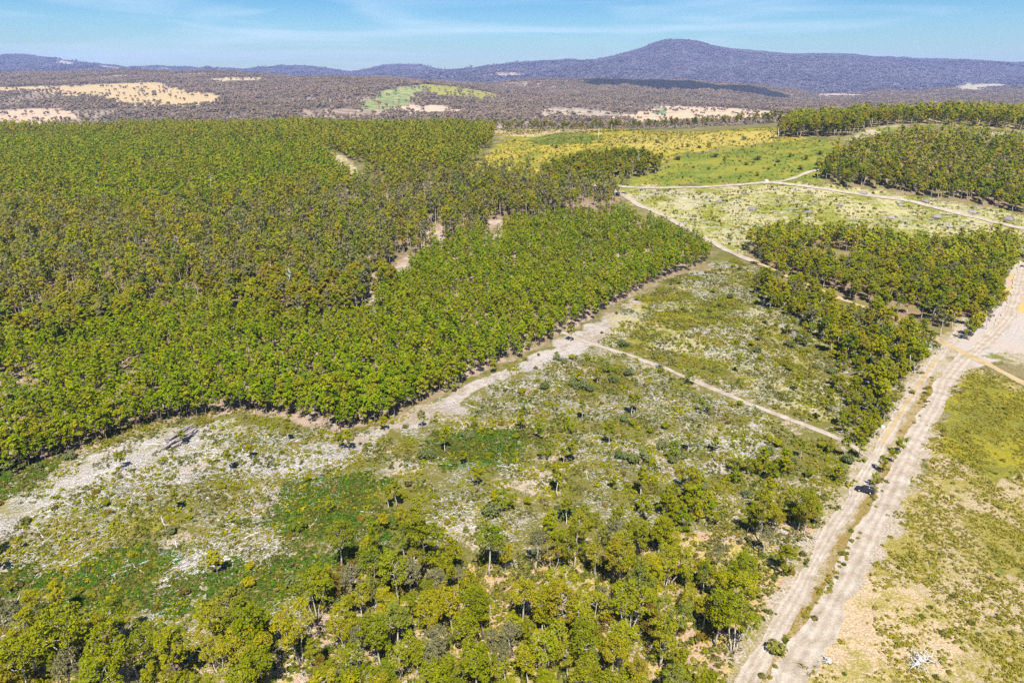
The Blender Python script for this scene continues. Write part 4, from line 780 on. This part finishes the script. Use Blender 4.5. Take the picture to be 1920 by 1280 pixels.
def pm(kind, n, size, m): V, F, T = patch(kind, n, size); return mesh(kind, V, [F], m, tint=T)
def keep(P, thr, sc, seed): return P[fbm(P[:, 0] / sc, P[:, 1] / sc, 3, seed) > thr]
def off_track(P, d=1.6): return P[track_gap(P[:, 0], P[:, 1]) > d]
sh = [pm('tuft', 62, 6.0, M['shrub']) for _ in range(4)] + [pm('tuft', 60, 6.5, M['woodland']), pm('tuft', 60, 6.5, M['tussock']), pm('tuft', 60, 6.5, M['yellow']), pm('shrub', 14, 6.0, M['woodland']), pm('shrub', 12, 6.0, M['shrub'])]
P = off_track(in_view(zone_points('clearing', 5.0, .35)), 2.6)
e1 = inpoly(P[:, 0], P[:, 1], gp([(560, 860), (740, 790), (900, 715), (1060, 632), (1200, 560), (1225, 572), (1110, 650), (980, 705), (840, 790), (640, 850)])); P = P[~e1 | (rng.random(len(P)) < .12)]
e2 = inpoly(P[:, 0], P[:, 1], gp([(-100, 985), (130, 870), (340, 800), (470, 800), (330, 870), (130, 930), (-100, 1060)])); P = P[~e2 | (rng.random(len(P)) < .42)]
CLP = P
scatter('regrowth_shrubbery', P[fbm(P[:, 0] / 8, P[:, 1] / 8, 3, 14) > .31], sh, .75, 1.2, 'low olive and rust regrowth scrub covering the clearing', 'scrub')
br = [pm('fern', 40, 5.5, M['bracken']) for _ in range(3)]
FB_Z = [[(500, 900), (690, 885), (740, 940), (640, 1010), (520, 1020)], [(810, 805), (930, 795), (1010, 815), (960, 865), (870, 885), (810, 865)], [(140, 1085), (260, 1030), (340, 1025), (335, 1075), (230, 1105)], [(-20, 1090), (300, 1100), (500, 1050), (660, 1000), (760, 960), (700, 1060), (540, 1140), (300, 1160), (60, 1190)], [(-100, 900), (60, 860), (120, 870), (40, 920), (-100, 960)]]
P = np.concatenate([zone_points(gp(z), 4.2, .4) for z in FB_Z]); scatter('bracken_undergrowth', P, br, .8, 1.2, 'bright green and rusty bracken fern patches in the clearing', 'bracken')
gr = [pm('clump', 26, 5.0, M['tussock']) for _ in range(5)]
P = np.concatenate([off_track(in_view(zone_points('rightfield', 3.8, .4)), 1.2), off_track(in_view(zone_points('rightclearing', 9, .45)), 2), zone_points(gp([(1210, 560), (1320, 535), (1420, 570), (1500, 650), (1560, 720), (1480, 720), (1330, 640), (1230, 610)]), 4.6, .4), zone_points(gp([(60, 1000), (240, 935), (320, 980), (280, 1050), (120, 1080)]), 5.0, .4), keep(in_view(zone_points('foreground', 6.5, .4)), .48, 12, 23)])
bare = inpoly(P[:, 0], P[:, 1], gp([(1550, 1170), (1600, 1090), (1700, 1110), (1790, 1150), (1760, 1240), (1700, 1330), (1500, 1330)])); P = P[~bare | (rng.random(len(P)) < .5)]
scatter('dry_grass', keep(P, .36, 9, 16), gr, .8, 1.3, 'yellow dry grass over the field, the clearing and the woodland floor', 'grass')
fs = [pm('shrub', 9, 6.0, M['shrub']) for _ in range(3)]
P = np.concatenate([off_track(in_view(zone_points('foreground', 7.0, .45)), 1.5), off_track(in_view(zone_points('roadwood', 6.0, .45)), 1.5), ])
scatter('understorey_shrubbery', P, fs, .8, 1.5, 'scattered low shrubs under the trees and over the fields', 'scrub')
f2 = [pm('shrub', 3, 3.0, M['shrub']) for _ in range(3)] + [pm('shrub', 3, 3.0, M['tussock']) for _ in range(3)] + [pm('clump', 9, 4.0, M['tussock']) for _ in range(2)]
P = np.concatenate([off_track(in_view(zone_points('greenscrub', 6, .48)), 2), off_track(in_view(zone_points('rightclearing', 5.0, .48)), 2), off_track(in_view(zone_points('fieldyellow', 5.5, .48)), 2)])
scatter('slope_shrubbery', P[fbm(P[:, 0] / 25, P[:, 1] / 25, 3, 22) > .38], f2, .8, 1.9, 'small shrubs and tufts speckling the cleared slope and fields', 'scrub')
st = [pm('stick', 70, 7.0, M['dead']) for _ in range(4)]
P = np.concatenate([keep(CLP, .53, 13, 27), zone_points(gp([(-100, 985), (130, 872), (340, 802), (480, 800), (680, 845), (560, 885), (330, 890), (130, 960), (-100, 1060)]), 4.0, .45), zone_points(gp([(280, 1100), (420, 1020), (520, 990), (540, 1050), (420, 1090), (330, 1140)]), 4, .45), zone_points(gp([(640, 850), (780, 800), (900, 740), (1060, 680), (1150, 600), (1060, 632), (900, 712), (740, 792), (600, 850)]), 6, .4), keep(in_view(zone_points('rightclearing', 7, .45)), .47, 20, 28)])
scatter('timber_debris', off_track(P, 2), st, .7, 1.3, 'pale sticks and bark left lying over the cleared ground', 'debris')

# --- far woods on the hills and mountains
fw = [pm('tree', 20, 46, M['farwood']) for _ in range(4)]; bw = [pm('bigtree', 22, 120, M['mountain']) for _ in range(4)]; pw = [pm('tree', 30, 46, M['farshade']) for _ in range(2)]
def fan(y0, y1, step):
    ys = []; y = y0
    gx_, gy_ = np.meshgrid(np.arange(-.86 * y1, .86 * y1, step), np.arange(y0, y1, step)); P = np.c_[gx_.ravel(), gy_.ravel()] + rng.uniform(-.4, .4, (gx_.size, 2)) * step
    P = P[np.abs(P[:, 0]) < .84 * P[:, 1]]; return P[visible(np.c_[P, H(P[:, 0], P[:, 1])], 14)]
P = fan(1500, 5000, 40); inn = np.zeros(len(P), bool)
wx = (fbm(P[:, 0] / 90, P[:, 1] / 90, 4, 53) - .5) * 78; wy = (fbm(P[:, 0] / 90, P[:, 1] / 90, 4, 54) - .5) * 78
for w in FARW: inn |= inpoly(P[:, 0] + wx, P[:, 1] + wy, w)
dens = fbm(P[:, 0] / 260, P[:, 1] / 260, 3, 71); cloud_dark = inpoly(P[:, 0], P[:, 1], gp([(1090, 152), (1250, 154), (1400, 164), (1470, 180), (1480, 188), (1300, 170), (1100, 160)])) & (P[:, 1] > 3600)  # last mask: band of far wood that gets the cloud shade as dark leaf colour
dens = dens + rng.normal(size=len(P)) * .05; px_, py_, _ = project(np.c_[P, H(P[:, 0], P[:, 1])]); dens = dens - .16 * np.clip((760 - px_) / 300, 0, 1) * np.clip((py_ - 172) / 20, 0, 1)
md_ = [pm('tree', 10, 46, M['farwood']) for _ in range(4)]; sp = [pm('tree', 3, 40, M['farwood']) for _ in range(4)]
near_edge = np.zeros(len(P), bool)
for w in FARW: near_edge |= inpoly(P[:, 0] + wx + rng.normal(size=len(P)) * 45, P[:, 1] + wy + rng.normal(size=len(P)) * 60, w)
full = ~inn & ~near_edge & (dens > .47) & ~cloud_dark; half_ = ~inn & ~full & (dens > .33) & ~cloud_dark
thin_ = (~inn & ~full & ~half_ & ~cloud_dark) | (inn & (rng.random(len(P)) < .22)) | (inn & ~near_edge)
scatter('far_gum_forest', P[full], fw, .85, 1.15, 'dense grey brown gum woods over the far hills and valley', 'forest', True)
scatter('open_gum_forest', P[half_], md_, .85, 1.15, 'open gum woods with tan ground showing between the far trees', 'forest', True)
scatter('cloud_shade_forest', P[cloud_dark], pw, .9, 1.2, 'wood with cloud shade put into its colour on the low hill below the mountain', 'forest', True)
scatter('pasture_woods', P[thin_], sp, .8, 1.2, 'scattered trees on the dry far pasture', 'forest', True)
P = fan(5000, 11500, 95); inn = np.zeros(len(P), bool)
for w in FARW: inn |= inpoly(P[:, 0], P[:, 1], w)
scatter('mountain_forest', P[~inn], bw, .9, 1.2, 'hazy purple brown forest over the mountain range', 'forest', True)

# ------------------------------------------------------------------ logs, heaps, pole, car
def logmesh(l, r, stubs=3):
    b = Buf(); p = bent((-l / 2, 0, r * .8), (l / 2, 0, r * .7), 6, .03); p[1:-1, 2] = r * .8; tube(b, p, np.linspace(r, r * .55, 6), 8); c = Buf()
    for k in range(stubs):
        f = .35 + .6 * rng.random(); q = np.array([-l / 2 + l * f, 0, r]); a = rng.random() * 6.28; e = q + np.array([.8 * l * .12, math.cos(a) * l * .14, abs(math.sin(a)) * l * .10 + .1]); tube(c, bent(q, e, 3, .2), np.linspace(r * .45, r * .12, 3), 5)
    return b.mesh('stem', M['dead'], smooth=True), c.mesh('branches', M['dead'], smooth=True)
LG = [logmesh(6, .13, 3), logmesh(4, .11, 2), logmesh(8, .17, 4), logmesh(2.6, .16, 2)]
LGL = ['bleached fallen trunk with stub branches', 'short bleached fallen branch', 'long bleached fallen trunk', 'pale thick log end']
LP = [(215, 1080), (230, 1072), (250, 1062), (270, 1055), (485, 998), (480, 1010), (400, 1040), (420, 1050), (440, 1060), (300, 970), (308, 985), (310, 880), (100, 980), (90, 1010), (75, 1000), (140, 905), (180, 890), (60, 950), (590, 978), (540, 995), (640, 880), (600, 860), (560, 850), (510, 880), (470, 960), (350, 1060), (370, 1075), (330, 1020), (430, 930),
      (920, 830), (820, 870), (960, 855), (1000, 700), (930, 745), (880, 760), (1240, 900), (1290, 910), (1350, 880), (1380, 840), (1400, 600), (1380, 620), (1430, 700), (1460, 720), (1580, 740), (1590, 720), (1660, 690), (1500, 600), (20, 1105), (30, 1130), (690, 960), (880, 990), (1000, 905), (1100, 890), (450, 830), (500, 815), (560, 825)]
for i, p in enumerate(gp(LP)): v = i % 4; add_tree('fallen_log', LG[v], p[:2], rng.random() * 6.28, .7 + .6 * rng.random(), by('clearing', p, LGL[v]), 'fallen timber in the clearing', 'log', part_names=('stem', 'branches'))
def heap(n, r, h, m, th=.06):
    b = Buf()
    for k in range(n):
        a = rng.random() * 6.28; o = r * rng.random()**.6; c = np.array([math.cos(a) * o, math.sin(a) * o, h * (1 - o / r) * rng.random() + .15]); d = unit(1)[0] * (1, 1, .35) * r * (.3 + .35 * rng.random()); d[2] = max(d[2], -c[2] * .8); tube(b, bent(c - d * .5, c + d * .5, 3, .15), np.linspace(th, th * .4, 3), 4, False)
    g = Buf(); th_ = np.linspace(0, 6.28, 13)[:-1]; ring = lambda f, z: np.stack([np.cos(th_) * r * f * (.85 + .3 * rng.random(12)), np.sin(th_) * r * f * (.85 + .3 * rng.random(12)), np.full(12, z)], 1)
    V = np.concatenate([ring(1, -.1), ring(.7, h * .45), ring(.3, h * .75), [[0, 0, h * .85]]]); Q = [(a * 12 + j, a * 12 + (j + 1) % 12, (a + 1) * 12 + (j + 1) % 12, (a + 1) * 12 + j) for a in range(2) for j in range(12)]; T = [(24 + j, 24 + (j + 1) % 12, 36) for j in range(12)]; g.add(V, Q, T)
    return g.mesh('mound', M['stick'], smooth=True), b.mesh('branches', m)
HP = [heap(70, 3.6, 2.0, M['stick'], .12), heap(60, 2.8, 1.6, M['stick'], .11)]
for i, (x, y, s) in enumerate([(1618, 362, 1.1), (1735, 378, 1.2), (1824, 398, 1.1), (1891, 411, 1.5), (1410, 392, 1.0), (1395, 362, .9), (1516, 398, 1.0), (1688, 385, .9), (1755, 407, 1.1), (1780, 425, 1.1), (1350, 378, 1.0), (1450, 354, .8), (1670, 408, .9), (1230, 362, .9), (1575, 385, .8)]):
    lab = {3: 'largest grey mound of bulldozed branches on green grass below the hill forest', 2: 'grey mound of bulldozed branches where grass turns green'}.get(i, 'grey heap of bulldozed branches on the cleared slope')
    add_tree('slash_heap', HP[i % 2], gp([(x, y)])[0, :2], rng.random() * 6, s, lab, None if i in (2, 3) else 'heaps of branches on the cleared slope', 'heap', part_names=('mound', 'branches'))
# bleached root tangle in the dry field
def tangle(r, n):
    b = Buf(); c = Buf(); tube(b, bent((-r * .4, 0, .35), (r * .5, .1, .3), 5, .08), np.linspace(.32, .18, 5), 8)
    for k in range(n):
        a = rng.random() * 6.28; p = np.array([rng.uniform(-.4, .5) * r, 0, .4]); e = p + np.array([math.cos(a), math.sin(a), .25 + .5 * rng.random()]) * r * (.35 + .5 * rng.random()); e[2] = max(.05, e[2] * (.3 + .6 * rng.random())); q = bent(p, e, 5, .25); tube(c, q, np.linspace(.11, .03, 5), 5, False)
        tube(c, bent(q[2], q[2] + unit(1)[0] * r * .3, 3, .2), np.linspace(.05, .02, 3), 4, False)
    return b.mesh('stem', M['dead'], smooth=True), c.mesh('branches', M['dead'], smooth=True)
add_tree('fallen_tree', tangle(3.4, 26), gp([(1725, 1243)])[0, :2], .5, 1.15, 'bleached tangle of fallen limbs in the dry field beside the sandy road', None, 'fallen tree', part_names=('stem', 'branches'))
add_tree('fallen_tree', tangle(2.0, 14), gp([(1552, 1240)])[0, :2], 1.8, 1.0, 'small grey tangle of dead branches at the edge of the sandy road', None, 'fallen tree', part_names=('stem', 'branches'))
# log heap at the plantation edge
lp = gp([(345, 822)])[0]; e = link('log_pile', None, None, (lp[0], lp[1], float(H(lp[0], lp[1]))), (0, 0, 0)); tag(e, 'jumbled pile of big grey logs at the edge of the plantation', 'log pile')
for k in range(15):
    b = Buf(); l = 6 + 7 * rng.random(); r = .25 + .25 * rng.random(); a = R(62) + rng.normal() * .22; d = np.array([math.cos(a), math.sin(a), rng.normal() * .06]) * l / 2; c = np.array([rng.normal() * 1.3, rng.normal() * 2.2, r + .28 * (k % 5)]); tube(b, bent(c - d, c + d, 5, .05), np.linspace(r, r * .6, 5), 7); link('log', b.mesh('log', M['log'], smooth=True), e)
b = Buf(); tube(b, bent((-13, -4.5, .3), (-1, -3.2, .4), 6, .04), np.linspace(.14, .3, 6), 7); link('log', b.mesh('log', M['dead'], smooth=True), e)
# pale stones and the mound at the track junction
def stone(r, sq, m):
    n = 12; V = [[0, 0, r * sq]]; F3 = []; Q = []
    for k, (f, z) in enumerate(((.55, .85), (.95, .45), (1.0, -.1))):
        for j in range(n): a = j / n * 6.283; q = r * f * (.82 + .36 * rng.random()); V.append([math.cos(a) * q, math.sin(a) * q, r * sq * z])
    F3 = [(0, 1 + j, 1 + (j + 1) % n) for j in range(n)]; Q = [(1 + a * n + j, 1 + (a + 1) * n + j, 1 + (a + 1) * n + (j + 1) % n, 1 + a * n + (j + 1) % n) for a in range(2) for j in range(n)]
    return mesh('stone', V, [np.array(Q), np.array(F3)], m)
M['stone'] = rough_mat('pale_stone', (.52, .49, .45), (.40, .36, .32), 3.0, .4)
p = gp([(1437, 341)])[0]; tag(link('gravel_mound', stone(2.0, .95, M['stone']), None, p, (0, 0, .3), (1, 1, 1.2)), 'pale mound of spoil where the dirt tracks fork', 'mound')
p = gp([(1655, 800)])[0]; tag(link('boulder', stone(.8, .8, M['stone']), None, p, (0, 0, 1)), 'whitish boulder beside the sandy road at the end of the bush strip', 'boulder')
# power pole on the yellow field
p = gp([(1122, 268)])[0]; e = link('power_pole', None, None, p); tag(e, 'pale timber power pole with a cross arm on the yellow field', 'power pole')
b = Buf(); tube(b, [(0, 0, -.5), (0, 0, 8), (0, 0, 16)], [.34, .28, .22], 8); link('pole', b.mesh('pole', M['dead']), e)
b = Buf(); tube(b, [(-3.0, 0, 15.2), (3.0, 0, 15.2)], [.16, .16], 6); link('cross_arm', b.mesh('cross_arm', M['dead']), e)
ins = plain('porcelain', (.6, .58, .55), .3)
for x in (-2.7, -1.2, 1.2, 2.7): b = Buf(); tube(b, [(x, 0, 15.3), (x, 0, 15.5), (x, 0, 15.8)], [.06, .14, .06], 6); link('insulator', b.mesh('insulator', ins), e)

# --- the parked car
paint_ = plain('dark_paint', (.018, .019, .030), .28); glass = plain('car_glass', (.02, .025, .03), .08); rub = plain('tyre_rubber', (.02, .02, .02), .85); alloy = plain('alloy', (.45, .45, .46), .3, .9); lampw = plain('lamp_glass', (.6, .6, .58), .15); lampr = plain('tail_lamp', (.35, .02, .02), .2); trim = plain('black_trim', (.02, .02, .02), .6)
def loft(name, secs, m, parent, smooth=False):
    """secs: list of (x, [(y,z)...]) cross sections along the car"""
    n = len(secs[0][1]); V = [(x, y, z) for x, s in secs for y, z in s]; Q = [(a * n + j, a * n + (j + 1) % n, (a + 1) * n + (j + 1) % n, (a + 1) * n + j) for a in range(len(secs) - 1) for j in range(n)]
    bf = Buf(); e0 = [(0, j + 1, j) for j in range(1, n - 1)]; o = (len(secs) - 1) * n; e1 = [(o, o + j, o + j + 1) for j in range(1, n - 1)]; bf.add(V, Q, e0 + e1); me = bf.mesh(name, m, smooth=smooth)
    ob = link(name, me, parent); md = ob.modifiers.new('bevel', 'BEVEL'); md.width = .05; md.segments = 2; md.limit_method = 'ANGLE'; md.angle_limit = R(25); return ob
cp = gp([(1621, 922)])[0]; car = link('parked_car', None, None, (cp[0], cp[1], cp[2] + .08), (0, 0, R(148))); tag(car, 'dark four wheel drive wagon parked across the sandy road', 'car')
def sec(w, zb, zt, tuck=.06): return [(-w + tuck, zb), (w - tuck, zb), (w, zb + .18), (w, zt - .12), (w - .07, zt), (-w + .07, zt), (-w, zt - .12), (-w, zb + .18)]
loft('body', [(-2.40, sec(.82, .55, .98)), (-2.25, sec(.90, .42, 1.06)), (-.9, sec(.93, .34, 1.10)), (.75, sec(.93, .34, 1.08)), (2.1, sec(.90, .40, 1.00)), (2.38, sec(.80, .50, .90))], paint_, car)
def cab(hw, hw2, z0, z1): return [(-hw, z0), (hw, z0), (hw2, z1), (-hw2, z1)]
loft('cabin', [(-2.22, cab(.86, .80, 1.04, 1.06)), (-2.02, cab(.88, .72, 1.06, 1.80)), (-.4, cab(.89, .73, 1.08, 1.86)), (.45, cab(.89, .71, 1.08, 1.78)), (1.15, cab(.87, .82, 1.06, 1.08))], paint_, car)
def pane(name, pts): return link(name, mesh(name, pts, [np.array([[0, 1, 2, 3]])], glass), car)
pane('windscreen', [(.50, -.66, 1.77), (1.10, -.78, 1.125), (1.10, .78, 1.125), (.50, .66, 1.77)]); pane('rear_window', [(-2.075, .66, 1.72), (-2.215, .74, 1.16), (-2.215, -.74, 1.16), (-2.075, -.66, 1.72)])
for s in (-1, 1):
    for x0, x1, t0, t1 in ((-.25, .85, -.22, .42), (-1.15, -.32, -1.12, -.30), (-1.98, -1.22, -1.93, -1.19)): pane('side_window', [(x0, s * .893, 1.14), (x1, s * .890, 1.14), (t1, s * .760, 1.72), (t0, s * .765, 1.72)][::s])
    for x in (-1.42, 1.45):
        bw_ = Buf(); tube(bw_, [(0, -.13, 0), (0, .13, 0)], [.38, .38], 20); w_ = link('wheel', bw_.mesh('tyre', rub), car, (x, s * .84, .38)); br_ = Buf(); tube(br_, [(0, -.138, 0), (0, .138, 0)], [.23, .23], 12); link('rim', br_.mesh('rim', alloy), w_)
    bb = Buf(); tube(bb, [(2.30, s * .62, .80), (2.37, s * .62, .80)], [.13, .12], 10); link('headlight', bb.mesh('headlight', lampw), car)
    bb = Buf(); tube(bb, [(-2.43, s * .72, .92), (-2.34, s * .72, .92)], [.10, .10], 6); link('tail_light', bb.mesh('tail_light', lampr), car)
    bb = Buf(); tube(bb, [(.62, s * .9, 1.2), (.62, s * 1.07, 1.24)], [.09, .12], 6); link('mirror', bb.mesh('mirror', paint_), car)
    bb = Buf(); tube(bb, [(-1.8, s * .58, 1.90), (.3, s * .58, 1.88)], [.03, .03], 6); link('roof_rail', bb.mesh('roof_rail', alloy), car)
bb = Buf(); tube(bb, [(2.36, -.80, .52), (2.42, 0, .52), (2.36, .80, .52)], [.10, .11, .10], 8); link('bumper', bb.mesh('bumper', trim), car)
bb = Buf(); tube(bb, [(-2.36, -.80, .56), (-2.46, 0, .56), (-2.36, .80, .56)], [.10, .11, .10], 8); link('bumper', bb.mesh('bumper', trim), car)

# ------------------------------------------------------------------ haze
zmin = float(gz.min()) - 1.5; zmax = float(gz.max()) + 60; hw = float(np.abs(gx).max()) + 200; y0, y1 = -560.0, 17200.0
V = [(-hw, y0, zmin), (hw, y0, zmin), (hw, y1, zmin), (-hw, y1, zmin), (-hw, y0, zmax), (hw, y0, zmax), (hw, y1, zmax), (-hw, y1, zmax)]
hm, t = mat('haze_air'); pv = N(t, 'ShaderNodeVolumePrincipled', {'Color': (.43, .56, 1.0, 1), 'Density': 4.8e-5, 'Anisotropy': 0.0}); o_ = t.nodes.new('ShaderNodeOutputMaterial'); t.links.new(pv.outputs[0], o_.inputs['Volume'])
hz = link('haze', mesh('haze', V, [np.array([(3, 2, 1, 0), (4, 5, 6, 7), (0, 1, 5, 4), (1, 2, 6, 5), (2, 3, 7, 6), (3, 0, 4, 7)])], hm)); tag(hz, 'thin blue haze over the far hills', 'haze', kind='stuff')
print('TRIS', sum(sum(max(1, len(p.vertices) - 2) for p in ([] if len(me.polygons) > 200000 else me.polygons)) + (len(me.loops) - 2 * len(me.polygons) if len(me.polygons) > 200000 else 0) for me in bpy.data.meshes if me.users), 'objects', len(bpy.data.objects))
